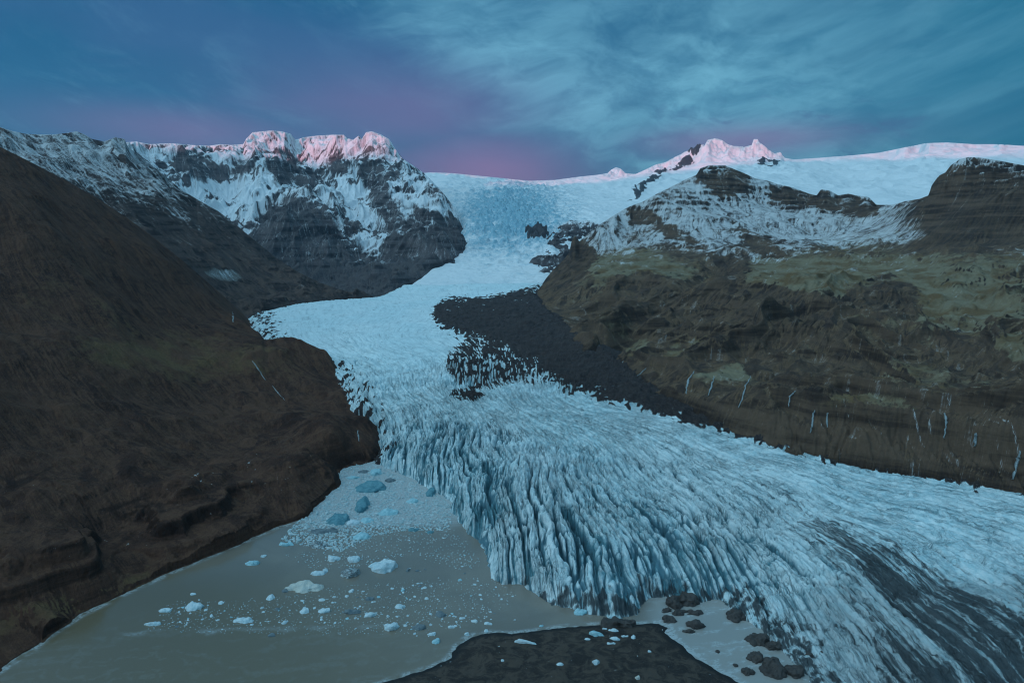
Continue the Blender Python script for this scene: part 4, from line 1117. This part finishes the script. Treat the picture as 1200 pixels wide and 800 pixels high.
BERGS = [
    # px, py, width, height in the survey, material, sharpness, label
    (355, 684, 44, 15, 'tan', .1, 'long rounded dusty iceberg with a smooth hump, lowest and leftmost of the big ones', 'iceberg'),
    (449, 658, 33, 19, 'white', .7, 'bright flat-topped iceberg sloping down to its left end, standing alone in open water', 'iceberg'),
    (411, 666, 23, 16, 'strip', .3, 'rounded iceberg banded black and grey in front of a small white one', 'iceberg'),
    (415, 652, 15, 10, 'white', .6, 'small white iceberg directly behind the black banded one', 'iceberg'),
    (391, 652, 15, 8, 'white', .5, 'low white iceberg with a dark back edge, left of the black banded one', 'iceberg'),
    (374, 636, 24, 9, 'strip', .5, 'black and white streaked iceberg near the hillside shore', 'iceberg'),
    (380, 620, 36, 8, 'dark', .2, 'long dark wedge of gritty ice reaching out from the hillside shore', 'iceberg'),
    (397, 604, 26, 17, 'teal', .5, 'dark teal iceberg with ribbed sides at the edge of the ice rubble', 'iceberg'),
    (424, 588, 16, 19, 'teal', .8, 'upright teal ice block standing in the ice rubble', 'iceberg'),
    (434, 567, 38, 15, 'teal', .5, 'wide low teal iceberg in the upper ice rubble', 'iceberg'),
    (413, 558, 16, 5, 'pale', .4, 'thin pale slab left of the wide teal iceberg', 'ice slab'),
    (426, 551, 13, 5, 'dark', .3, 'dark gritty lump at the top of the ice rubble', 'ice lump'),
    (441, 550, 15, 11, 'pale', .5, 'pale ice block beside the glacier edge at the head of the lake', 'ice block'),
    (457, 561, 13, 6, 'dark', .3, 'grey gritty slab behind the wide teal iceberg, close to the glacier', 'ice slab'),
    (414, 610, 17, 8, 'white', .5, 'white lump touching the right side of the dark teal ribbed iceberg', 'ice lump'),
    (430, 608, 16, 7, 'pale', .5, 'pale rounded lump, second to the right of the dark teal ribbed iceberg', 'ice lump'),
    (424, 626, 22, 9, 'pale', .6, 'pale jagged iceberg at the lower edge of the ice rubble', 'iceberg'),
    (455, 598, 24, 9, 'pale', .3, 'low pale teal hummock in the middle of the ice rubble', 'ice hummock'),
    (483, 585, 15, 7, 'pale', .4, 'small pale teal hummock near the glacier front', 'ice hummock'),
    (505, 573, 12, 13, 'teal', .6, 'dark teal block leaning on the foot of the glacier front', 'ice block'),
    (485, 619, 15, 5, 'teal', .3, 'low teal slab on the lower right edge of the ice rubble', 'ice slab'),
    (504, 622, 9, 4, 'teal', .3, 'very small teal slab right of the low teal slab', 'ice slab'),
    (372, 670, 18, 6, 'white', .5, 'broken white ice just behind the long dusty iceberg', 'ice floe'),
    (381, 667, 7, 7, 'white', .8, 'little pointed white block behind the right end of the long dusty iceberg', 'ice block'),
    (334, 691, 8, 4, 'dark', .3, 'dark chip at the left tip of the long dusty iceberg', 'ice chip'),
    (317, 698, 9, 7, 'white', .4, 'white rounded floe left of the long dusty iceberg', 'ice floe'),
    (357, 714, 10, 7, 'white', .5, 'white lump below the long dusty iceberg', 'ice lump'),
    (380, 714, 14, 6, 'white', .4, 'flat white floe below the right end of the long dusty iceberg', 'ice floe'),
    (434, 718, 14, 7, 'white', .5, 'bright white floe in the centre of the drifting band', 'ice floe'),
    (459, 731, 17, 11, 'white', .8, 'star shaped bright white floe at the lower edge of the drifting band', 'ice floe'),
    (469, 708, 13, 7, 'white', .6, 'white angular floe up and right of the star shaped one', 'ice floe'),
    (412, 715, 22, 6, 'dark', .3, 'dark low strip of gritty ice in the drifting band', 'ice floe'),
    (433, 700, 11, 5, 'dark', .4, 'small dark lump above the centre of the drifting band', 'ice lump'),
    (516, 718, 13, 7, 'dark', .5, 'dark gritty floe on the right side of the drifting band', 'ice floe'),
    (491, 733, 16, 7, 'dark', .4, 'dark gritty floe right of the star shaped white one', 'ice floe'),
    (478, 666, 4, 6, 'dark', .5, 'dark upright chip right of the bright flat-topped iceberg', 'ice chip'),
    (511, 749, 10, 7, 'pale', .6, 'pale blue block off the black shore', 'ice block'),
    (506, 741, 9, 5, 'white', .5, 'white broken floe just above the pale blue block off the black shore', 'ice floe'),
    (547, 741, 6, 5, 'white', .5, 'small white block close to the curve of the black shore', 'ice block'),
    (529, 733, 8, 4, 'white', .5, 'white oval floe above the curve of the black shore', 'ice floe'),
    (572, 729, 9, 4, 'white', .5, 'flat white floe off the top of the black shore', 'ice floe'),
    (570, 738, 5, 4, 'white', .7, 'tiny white block nearly touching the black shore', 'ice block'),
    (680, 715, 17, 8, 'pale', .5, 'pale blue block at the dirty foot of the glacier front', 'ice block'),
    (227, 709, 19, 9, 'white', .5, 'largest white floe of the group near the hillside shore', 'ice floe'),
    (193, 714, 15, 4, 'white', .4, 'thin white floe left of the largest one near the hillside shore', 'ice floe'),
    (285, 725, 22, 7, 'white', .5, 'long slanting white floe below the middle of the lake', 'ice floe'),
    (179, 729, 16, 5, 'white', .4, 'lowest white floe near the hillside shore', 'ice floe'),
    (297, 657, 17, 7, 'pale', .4, 'faint pale slush floe close under the hillside', 'ice floe'),
    (309, 650, 6, 4, 'white', .6, 'tiny white block just off the hillside, above the pale slush floe', 'ice block'),
    (336, 636, 18, 5, 'pale', .4, 'pale floe against the hillside shore at the tip of the dark wedge', 'ice floe'),
    (226, 695, 7, 3, 'white', .5, 'small white floe above the largest one near the hillside shore', 'ice floe'),
    (259, 705, 6, 4, 'white', .5, 'small white block right of the largest floe near the hillside shore', 'ice block'),
    (318, 743, 8, 4, 'dark', .5, 'dark chip alone in the open brown water', 'ice chip'),
]
for k, (px, py, w, h, mt, sh, lab, cat) in enumerate(BERGS):
    (x, y), L, W, Ht = size_of(px, py, w, h)
    me = block_mesh(cat.replace(' ', '_'), L, W * 1.1, Ht * .85, 100 + k * 7, MB[mt], sh, 3 if w > 10 else 2)
    o = link(cat.replace(' ', '_'), me); o.location = (x, y, 0)
    tagged(o, lab, cat)

# debris-covered blocks in the river channel
MOUNDS = [(785, 723, 16, 10, 'dark oval debris mound in the pale channel, leftmost of the free standing ones'), (815, 728, 21, 12, 'dark peaked debris mound right of the dark oval one'),
          (808, 738, 15, 4, 'thin dark debris strip below the peaked mound'), (781, 714, 13, 5, 'low dark debris strip above the dark oval mound'), (804, 716, 40, 7, 'long low debris heap against the glacier foot above the peaked mound'),
          (790, 702, 18, 17, 'dark debris cone at the glacier foot, left of its taller neighbour'), (806, 697, 24, 20, 'tallest dark debris cone at the glacier foot'),
          (728, 727, 44, 16, 'wide dark debris heap between the glacier foot and the tip of the black shore'), (885, 767, 17, 13, 'dark round debris mound in the braided channel'),
          (906, 778, 25, 22, 'largest round debris mound in the braided channel'), (876, 785, 15, 8, 'flat debris mound low in the braided channel, left of the largest'), (906, 752, 20, 14, 'debris mound close to the ice, above the largest one'),
          (932, 782, 22, 16, 'debris mound right of the largest one'), (888, 746, 26, 14, 'debris ridge just off the glacier foot at the bend of the channel'), (862, 717, 22, 16, 'dark rocky heap at the upper corner of the channel'),
          (841, 762, 5, 4, 'small dark stone pile alone in the middle of the channel'), (862, 778, 6, 4, 'tiny dark stone pile near the black shore side of the channel'), (950, 762, 26, 18, 'big dark heap on the glacier edge right of the channel')]
for k, (px, py, w, h, lab) in enumerate(MOUNDS):
    (x, y), L, W, Ht = size_of(px, py, w, h)
    me = block_mesh('debris_mound', L * .95, W * 1.0, Ht * .85, 500 + k * 5, MB['debris'], .9, 3)
    o = link('debris_mound', me); o.location = (x, y, 0)
    tagged(o, lab, 'debris mound')

# ice stranded on the black shore
STR = [(616, 752, 28, 4, 'long thin white ice sliver stranded on the black shore', 'white'), (656, 778, 9, 4, 'small oval white ice stranded low on the black shore', 'white'), (699, 743, 17, 7, 'pale flat slab stranded near the top of the black shore', 'pale'),
       (719, 738, 13, 4, 'thin white sliver stranded right of the pale flat slab', 'white'), (709, 736, 6, 3, 'tiny white piece stranded between the flat slab and the top of the shore', 'white'), (720, 748, 13, 4, 'slanting white sliver stranded below the top of the shore', 'white'),
       (732, 745, 9, 3, 'small white sliver stranded right of the slanting one', 'white'), (742, 747, 5, 6, 'little upright white block stranded rightmost on the shore', 'white'), (716, 753, 10, 3, 'white sliver stranded below the slanting one', 'white'),
       (689, 748, 7, 3, 'small white piece stranded just left of the pale flat slab', 'white'), (698, 776, 8, 8, 'white angular block stranded in the middle of the black shore', 'white'), (589, 773, 4, 3, 'tiny white piece alone on the left of the black shore', 'white'),
       (634, 733, 6, 5, 'little grey block at the water line of the black shore', 'pale'), (761, 763, 4, 3, 'tiny white piece alone on the right of the black shore', 'white'), (747, 794, 6, 5, 'gritty grey lump at the bottom of the black shore', 'tan')]
for k, (px, py, w, h, lab, mt) in enumerate(STR):
    p = on_surface(B['BE'], px, py + 1)
    if p is None: continue
    _, L, W, Ht = size_of(px, py, w, h, p.z)
    me = block_mesh('stranded_ice', L, W * .9, Ht, 700 + k * 3, MB[mt], .5, 2, .3)
    o = link('stranded_ice', me); o.location = p; o.rotation_euler.z = (-.25 if w > 12 else 0)
    tagged(o, lab, 'stranded ice')

# small floes, countable
r_ = np.random.default_rng(77)
floe_meshes = [block_mesh('ice_fragment', 1, r_.uniform(.6, 1.), .22, 900 + k, MB['white' if k < 6 else 'pale' if k < 8 else 'dark'], .4, 1) for k in range(10)]
LABELS = [('small white or grey ice fragment drifting near the hillside shore around the largest floe there', 'fragments near the hillside shore', [(180, 738), (196, 706), (232, 700), (262, 712), (300, 716), (300, 736), (262, 738), (215, 733)], 48),
          ('small ice fragment drifting in the middle band below the dusty and banded icebergs', 'fragments in the middle of the band', [(300, 716), (318, 706), (360, 700), (400, 690), (452, 694), (450, 738), (395, 738), (345, 730), (300, 737)], 92),
          ('small ice fragment drifting in the right part of the band towards the glacier front', 'fragments on the right of the band', [(452, 694), (480, 684), (560, 676), (604, 700), (590, 718), (545, 728), (490, 738), (452, 738)], 86),
          ('tiny ice fragment scattered in the open grey water beside the glacier front', 'fragments beside the glacier front', [(430, 628), (530, 625), (552, 650), (560, 678), (520, 690), (480, 690), (440, 690)], 22),
          ('tiny ice fragment scattered close to the black shore', 'fragments off the black shore', [(470, 736), (520, 722), (610, 716), (622, 722), (560, 735), (520, 752), (500, 756)], 20)]


def in_poly(x, y, P):
    c = False
    for i in range(len(P)):
        (x1, y1), (x2, y2) = P[i], P[i - 1]
        if (y1 > y) != (y2 > y) and x < (x2 - x1) * (y - y1) / (y2 - y1) + x1: c = not c
    return c


proto = link('ice_fragment', floe_meshes[0]); first = True
for lab, grp, P, cnt in LABELS:
    xs = [p[0] for p in P]; ys = [p[1] for p in P]
    got = 0
    while got < cnt:
        px, py = r_.uniform(min(xs), max(xs)), r_.uniform(min(ys), max(ys))
        if not in_poly(px, py, P): continue
        if mnoise.noise(Vector((px / 26, py / 9, 1.7))) < r_.uniform(-.55, .25): continue
        x, y, _ = at_z(px, py, 0)
        w = float(np.clip(r_.lognormal(.95, .48), 1.4, 8.5)) * math.hypot(y, H) / F
        o = proto if first else proto.copy()
        if not first: COL.objects.link(o)
        first = False
        o.data = floe_meshes[int(r_.choice(10, p=[.13] * 6 + [.06] * 2 + [.05] * 2))]
        o.location = (float(x), float(y), -.02 * w); o.rotation_euler = (0, 0, r_.uniform(0, 6.28)); o.scale = (w, w, w * r_.uniform(.6, 1.5))
        tagged(o, lab, 'ice fragment', grp)
        got += 1

# crushed ice nobody could count, between the hillside and the front
def chips(n, P, seed, smin, smax):
    r = np.random.default_rng(seed); V = []; Fc = []
    xs = [p[0] for p in P]; ys = [p[1] for p in P]; got = 0
    while got < n:
        px, py = r.uniform(min(xs), max(xs)), r.uniform(min(ys), max(ys))
        if not in_poly(px, py, P): continue
        if mnoise.noise(Vector((px / 15, py / 6, 4.))) < r.uniform(-.9, .35): continue
        got += 1
        x, y, _ = at_z(px, py, 0); s = r.uniform(smin, smax) ** 2; k = r.integers(4, 7); a0 = r.uniform(0, 6.28); b = len(V)
        hh = s * r.uniform(.12, .45); kk = r.uniform(.45, .8)
        for ring, (q, z) in enumerate(((1., -.15), (.95, hh * .6), (kk, hh))):
            for i in range(k):
                t = a0 + 6.283 * i / k; e = r.uniform(.75, 1.1)
                V.append((x + math.cos(t) * s * .5 * q * e, y + math.sin(t) * s * .5 * q * e, z))
        for ring in range(2):
            for i in range(k):
                Fc.append((b + ring * k + i, b + ring * k + (i + 1) % k, b + (ring + 1) * k + (i + 1) % k, b + (ring + 1) * k + i))
        Fc.append(tuple(b + 2 * k + i for i in range(k)))
    return V, Fc


V1, F1 = chips(5200, [(398, 550), (412, 545), (430, 541), (455, 552), (480, 562), (500, 576), (516, 582), (527, 592), (529, 614), (520, 621), (470, 622), (440, 628), (400, 646), (356, 640), (330, 632), (345, 614), (372, 592), (390, 572)], 5, .75, 1.9)
V2, F2 = chips(2000, [(170, 740), (200, 704), (262, 702), (320, 700), (400, 686), (480, 680), (580, 676), (608, 700), (560, 730), (490, 742), (390, 744), (300, 742)], 6, .5, 1.05)
V3, F3 = chips(900, [(395, 640), (440, 622), (530, 618), (552, 640), (566, 662), (540, 668), (480, 650), (430, 662), (370, 668), (330, 650)], 8, .5, 1.35)
F2 = F2 + [tuple(i + len(V2) for i in f) for f in F3]; V2 = V2 + V3
nb = len(V1)
me = bpy.data.meshes.new('crushed_ice'); me.from_pydata(V1 + V2, [], F1 + [tuple(i + nb for i in f) for f in F2])
o = link('crushed_ice', me, berg_material('crushed_ice', (.52, .60, .62), (.22, .36, .40), (.10, .12, .125), .30))
structure(o, 'crushed ice packed between the hillside and the glacier front', 'stuff')


# frozen falls and trickles lying on the rock
def ribbon(m, name, path, width, lab, cat):
    pts = []
    for (a, b) in zip(path[:-1], path[1:]):
        for t in np.linspace(0, 1, 7)[:-1]: pts.append((a[0] + (b[0] - a[0]) * t, a[1] + (b[1] - a[1]) * t))
    pts.append(path[-1])
    bm = bmesh.new(); prev = None; rr = np.random.default_rng(int(path[0][0]))
    for i, (px, py) in enumerate(pts):
        w = width * (.45 + .9 * rr.random()) * (.35 + .65 * math.sin(math.pi * min(1, (i + .7) / len(pts))))
        row = []
        jit = rr.uniform(-.35, .35) * width
        for j, s in enumerate((-1, -.4, .4, 1)):
            p = on_surface(m, px + jit, py)
            if p is None: return None
            p = p + Vector((s * w / 2 * p.length / F, 0, 0))
            to = Vector((0, 0, H)) - p; to.normalize()
            nrm = Vector((to.x, to.y, .5)).normalized()
            k = p.length / F
            row.append(bm.verts.new(p + nrm * (.4 if abs(s) == 1 else 1.0 + .35 * w * k)))
        back = [bm.verts.new(v.co - Vector((0, -1, .4)) * (2.0)) for v in (row[0], row[-1])]
        ring = row + [back[1], back[0]]
        if prev:
            for q in range(6): bm.faces.new((prev[q], prev[(q + 1) % 6], ring[(q + 1) % 6], ring[q]))
        else: bm.faces.new(ring)
        prev = ring
    bm.faces.new(list(reversed(prev)))
    bmesh.ops.recalc_face_normals(bm, faces=bm.faces)
    me = bpy.data.meshes.new(name); bm.to_mesh(me); bm.free(); me.materials.append(M_fall)
    for p in me.polygons: p.use_smooth = True
    return tagged(link(name, me), lab, cat)


M_fall = berg_material('fall_ice', (.36, .42, .45), (.24, .31, .34), (.07, .07, .07), .42, .2)
FALLS = [(RM, [(814, 435), (808, 444), (805, 452), (804, 462)], 2.6, 'widest frozen waterfall, leftmost of the tall ones on the right cliff'), (RM, [(837, 441), (834, 452), (829, 465)], 1.9, 'thin frozen waterfall next right of the widest one'),
         (RM, [(880, 441), (874, 452), (871, 464), (866, 478)], 1.7, 'long narrow frozen waterfall midway along the cliff'), (RM, [(932, 458), (926, 465), (924, 478)], 2, 'short frozen waterfall under the grassy edge'),
         (RM, [(955, 482), (952, 495), (950, 508)], 2, 'frozen waterfall in the middle of the streaked cliff'), (RM, [(757, 432), (748, 440), (741, 447)], 2.6, 'slanting patch of frozen runoff at the foot of the green slope'),
         (RM, [(1107, 484), (1109, 497), (1106, 515)], 2.6, 'broad broken icefall on the dark cliff near the right edge'), (RM, [(1196, 530), (1192, 545), (1187, 562)], 2.6, 'pale green frozen waterfall at the far right edge'),
         (RM, [(970, 484), (969, 502)], 2, 'short thin frozen drip right of the streaked cliff middle'), (RM, [(730, 424), (724, 432)], 3, 'small slanting streak of frozen runoff, leftmost along the cliff foot'),
         (RM, [(1144, 508), (1143, 526)], 2.5, 'faint frozen drip left of the far right waterfall'),
         (NH, [(296, 423), (302, 432), (311, 446)], 1.8, 'thin white frozen trickle high on the brown spur'), (NH, [(319, 452), (326, 461), (334, 469)], 1.3, 'fainter lower end of the trickle on the brown spur'),
         (NH, [(419, 505), (421, 518)], 1.6, 'tiny frozen trickle at the tip of the brown spur'), (NH, [(272, 366), (273, 378)], 1.8, 'short white trickle on the skyline notch of the brown hillside')]
for m, path, w, lab in FALLS:
    ribbon(m, 'frozen_waterfall', path, w, lab, 'frozen waterfall')


# ------------------------------------------------------------------ air
import bmesh
def add_haze():
    me = bpy.data.meshes.new('haze'); bm = bmesh.new(); bmesh.ops.create_cube(bm, size=1)
    for v in bm.verts:
        v.co.x = v.co.x * 40000; v.co.y = -14000 + (v.co.y + .5) * 30000; v.co.z = -15.5 + (v.co.z + .5) * 2900
    bm.to_mesh(me); bm.free()
    m = bpy.data.materials.new('haze'); m.use_nodes = True; nt = m.node_tree; nt.nodes.clear()
    o = nt.nodes.new('ShaderNodeOutputMaterial'); pv = nt.nodes.new('ShaderNodeVolumePrincipled')
    pv.inputs['Color'].default_value = (.35, .66, .95, 1); pv.inputs['Density'].default_value = HAZE_D; pv.inputs['Anisotropy'].default_value = .2
    nt.links.new(pv.outputs[0], o.inputs['Volume'])
    ob = link('haze', me, m); ob['kind'] = 'stuff'; ob['label'] = 'thin blue evening haze in the valley air'


HAZE_D = 1.5e-5
add_haze()

# ------------------------------------------------------------------ sky
def build_world():
    w = bpy.data.worlds.new('World'); bpy.context.scene.world = w; w.use_nodes = True
    nt = w.node_tree; n = nt.nodes; l = nt.links; n.clear()
    out = n.new('ShaderNodeOutputWorld')
    tc = n.new('ShaderNodeTexCoord'); sep = n.new('ShaderNodeSeparateXYZ'); l.new(tc.outputs['Generated'], sep.inputs[0])

    def S(s, v):
        if isinstance(v, bpy.types.NodeSocket): l.new(v, s)
        else: s.default_value = (*v, 1) if isinstance(v, tuple) and len(v) == 3 and s.type == 'RGBA' else v

    def M(op, a, b=0., c=None):
        m = n.new('ShaderNodeMath'); m.operation = op; S(m.inputs[0], a); S(m.inputs[1], b)
        if c is not None: S(m.inputs[2], c)
        return m.outputs[0]

    def R(v, a, b):
        m = n.new('ShaderNodeMapRange'); m.interpolation_type = 'SMOOTHSTEP'; S(m.inputs['Value'], v)
        m.inputs['From Min'].default_value = a; m.inputs['From Max'].default_value = b
        return m.outputs['Result']

    def X(f, a, b):
        m = n.new('ShaderNodeMix'); m.data_type = 'RGBA'; S(m.inputs[0], f); S(m.inputs[6], a); S(m.inputs[7], b)
        return m.outputs[2]

    def noise(az, el, sa, se, detail=6, rough=.6, off=0., dist=0.):
        c = n.new('ShaderNodeCombineXYZ'); S(c.inputs[0], M('MULTIPLY', az, sa)); S(c.inputs[1], M('MULTIPLY', el, se)); c.inputs[2].default_value = off
        t = n.new('ShaderNodeTexNoise'); l.new(c.outputs[0], t.inputs['Vector']); t.inputs['Scale'].default_value = 1
        t.inputs['Detail'].default_value = detail; t.inputs['Roughness'].default_value = rough; t.inputs['Distortion'].default_value = dist
        return t.outputs['Fac']
    az = M('ARCTAN2', sep.outputs[0], sep.outputs[1])     # bearing from straight ahead, right positive
    el = M('ARCSINE', sep.outputs[2])

    def blob(ca, ce, ra, re):
        a = M('POWER', M('DIVIDE', M('ABSOLUTE', M('SUBTRACT', az, ca)), ra), 2.); b = M('POWER', M('DIVIDE', M('ABSOLUTE', M('SUBTRACT', el, ce)), re), 2.)
        return M('EXPONENT', M('MULTIPLY', M('ADD', a, b), -1.))
    # clear dusk air: Nishita sky plus a deep teal upper sky
    sky = n.new('ShaderNodeTexSky'); sky.sky_type = 'NISHITA'; sky.sun_disc = False
    sky.sun_elevation = SUN_EL; sky.sun_rotation = math.pi + SUN_AZ * -1 * -1
    sky.altitude = 300; sky.air_density = 1.; sky.dust_density = .6; sky.ozone_density = 3.
    air = X(R(el, .0, .5), AIR[0], AIR[1])
    air = X(M('MULTIPLY', R(az, .1, .75), .6), air, AIR[2])
    # warped cloud coordinates: long streaks rising to the right
    w1 = noise(az, el, 2.2, 3., 4, .55, 3.)
    az2 = M('ADD', az, M('MULTIPLY', M('SUBTRACT', w1, .5), .5)); el2 = M('ADD', el, M('MULTIPLY', M('SUBTRACT', w1, .5), .18))
    # bright veil, centre right, its lower left edge ragged
    n1 = noise(az2, el2, 4.5, 9., 8, .6, 1.)
    rot = M('SUBTRACT', el2, M('MULTIPLY', az2, .45)); rot2 = M('ADD', az2, M('MULTIPLY', el2, .45))
    streak = noise(rot2, rot, 2.2, 8., 8, .62, 7., .4)
    # lower-left border of the veil: a line rising to the left
    border = M('SUBTRACT', el, M('MULTIPLY', M('SUBTRACT', .19, az), .62))
    veil = M('MULTIPLY', R(M('ADD', border, M('MULTIPLY', M('SUBTRACT', n1, .5), .26)), .02, .13), M('SUBTRACT', 1., R(az, .22, .75)))
    veil = M('MULTIPLY', veil, M('SUBTRACT', 1., M('MULTIPLY', R(el, .22, .40), .65)))
    mot = noise(az2, el2, 9., 26., 9, .66, 51.)
    veil = M('MULTIPLY', veil, M('ADD', .30, M('ADD', M('MULTIPLY', R(streak, .35, .62), .35), M('MULTIPLY', R(mot, .36, .62), .45))))
    c = X(M('MULTIPLY', veil, .9), air, VEIL)
    # right hand soft streaks
    rs = M('MULTIPLY', R(streak, .42, .66), R(az, .15, .4))
    c = X(M('MULTIPLY', rs, .28), c, VEIL)
    dk = M('MULTIPLY', R(noise(az2, el2, 3.2, 11., 8, .62, 61.), .46, .66), .32)
    c = X(dk, c, AIR[1])
    # thin wisps on the left
    el3 = M('ADD', el, M('MULTIPLY', M('SUBTRACT', w1, .5), .05)); wr = M('ADD', el3, M('MULTIPLY', az, .38)); wr2 = M('SUBTRACT', az, M('MULTIPLY', el3, .3))
    wis = noise(wr2, wr, 8., 22., 10, .72, 12., .3)
    wis = M('MULTIPLY', M('MULTIPLY', R(wis, .47, .70), R(noise(az, el, 3., 6., 3, .5, 20.), .34, .55)), M('SUBTRACT', 1., R(az, -.15, .1)))
    c = X(M('MULTIPLY', wis, .30), c, VEIL)
    # purple bank low over the middle and dark scraps beneath the veil
    n3 = noise(az2, el2, 3., 14., 7, .6, 30.)
    bank = M('MULTIPLY', M('SUBTRACT', 1., R(M('ADD', el, M('MULTIPLY', M('SUBTRACT', n3, .5), .06)), .10, .21)), M('SUBTRACT', 1., R(az, .2, .46)))
    bank = M('MAXIMUM', M('MULTIPLY', bank, R(az, -.75, -.15)), M('MULTIPLY', M('MULTIPLY', R(M('ABSOLUTE', M('ADD', M('SUBTRACT', el, .16), M('ADD', M('MULTIPLY', az, .30), M('MULTIPLY', M('SUBTRACT', n3, .5), .22)))), .13, .02), M('SUBTRACT', 1., R(az, -.1, .12))), .75))
    bank = M('MULTIPLY', bank, M('SUBTRACT', 1., M('MULTIPLY', veil, .75)))
    c = X(M('MULTIPLY', bank, .85), c, BANK)
    scr = M('MULTIPLY', R(noise(az2, el2, 12., 34., 8, .62, 41.), .52, .66), M('MULTIPLY', R(az, .02, .16), M('SUBTRACT', 1., R(el, .15, .24))))
    scr = M('MULTIPLY', scr, M('SUBTRACT', 1., R(az, .5, .62)))
    c = X(M('MULTIPLY', scr, .55), c, BANK)
    # rose glow
    glow = M('MULTIPLY', blob(-.04, .105, .13, .05), .75)
    glow = M('MAXIMUM', glow, M('MULTIPLY', blob(-.44, .150, .16, .03), .38))
    glow = M('MAXIMUM', glow, M('MULTIPLY', blob(-.16, .19, .2, .06), .32))
    glow = M('MAXIMUM', glow, M('MULTIPLY', blob(.32, .145, .13, .022), .5))
    glow = M('MULTIPLY', glow, M('ADD', .75, M('MULTIPLY', n3, 1.1)))
    c = X(glow, c, ROSE)
    # the sky overhead and behind the lookout is bright: thin cloud still lit by the set sun
    dt = M('ADD', M('ADD', M('MULTIPLY', sep.outputs[0], -.72), M('MULTIPLY', sep.outputs[1], -.40)), M('MULTIPLY', sep.outputs[2], .56))
    c = X(R(el, .5, 1.0), c, OVER)
    c = X(R(dt, .25, .95), c, BACK)
    b1 = n.new('ShaderNodeBackground'); S(b1.inputs[0], c); b1.inputs[1].default_value = 1.
    b2 = n.new('ShaderNodeBackground'); tn = n.new('ShaderNodeMix'); tn.data_type = 'RGBA'; tn.blend_type = 'MULTIPLY'; tn.inputs[0].default_value = 1.; l.new(sky.outputs[0], tn.inputs[6]); tn.inputs[7].default_value = (.3, .8, 1.1, 1); l.new(tn.outputs[2], b2.inputs[0]); b2.inputs[1].default_value = NISH
    ad = n.new('ShaderNodeAddShader'); l.new(b1.outputs[0], ad.inputs[0]); l.new(b2.outputs[0], ad.inputs[1]); l.new(ad.outputs[0], out.inputs[0])
    w.cycles.sampling_method = 'MANUAL'; w.cycles.sample_map_resolution = 512


AIR = [(.012, .095, .190), (.000, .060, .125), (.000, .125, .185)]
VEIL = (.140, .370, .480)
BANK = (.030, .078, .175)
ROSE = (.20, .115, .245)
BACK = (.60, .98, 1.18)
OVER = (.24, .47, .63)
NISH = .05
build_world()

sd = bpy.data.lights.new('sun', 'SUN'); sd.energy = 3.2; sd.angle = math.radians(.5); sd.color = (1., .20, .19)
so = bpy.data.objects.new('sun', sd); COL.objects.link(so)
from mathutils import Vector
dirs = Vector((math.sin(SUN_AZ) * math.cos(SUN_EL), -math.cos(SUN_AZ) * math.cos(SUN_EL), math.sin(SUN_EL)))
so.rotation_euler = dirs.to_track_quat('Z', 'Y').to_euler()

cam = bpy.data.cameras.new('camera'); co = bpy.data.objects.new('camera', cam); COL.objects.link(co)
co.location = (0, 0, H); co.rotation_euler = (math.pi / 2 - PITCH, 0, 0)
cam.sensor_width = 36; cam.lens = 36 * F / 1200; cam.clip_start = 1; cam.clip_end = 100000
sc = bpy.context.scene; sc.camera = co
sc.view_settings.view_transform = 'Standard'; sc.view_settings.look = 'None'; sc.view_settings.exposure = .25; sc.view_settings.gamma = 1
sc.render.engine = 'CYCLES'
sc.cycles.use_denoising = True
try: sc.cycles.denoiser = 'OPENIMAGEDENOISE'
except Exception: pass
sc.cycles.pixel_filter_type = 'BLACKMAN_HARRIS'; sc.cycles.filter_width = 1.1
sc.cycles.denoising_prefilter = 'ACCURATE'
sc.cycles.max_bounces = 6; sc.cycles.diffuse_bounces = 3; sc.cycles.glossy_bounces = 2; sc.cycles.volume_bounces = 0
print('script', time.time() - T0)
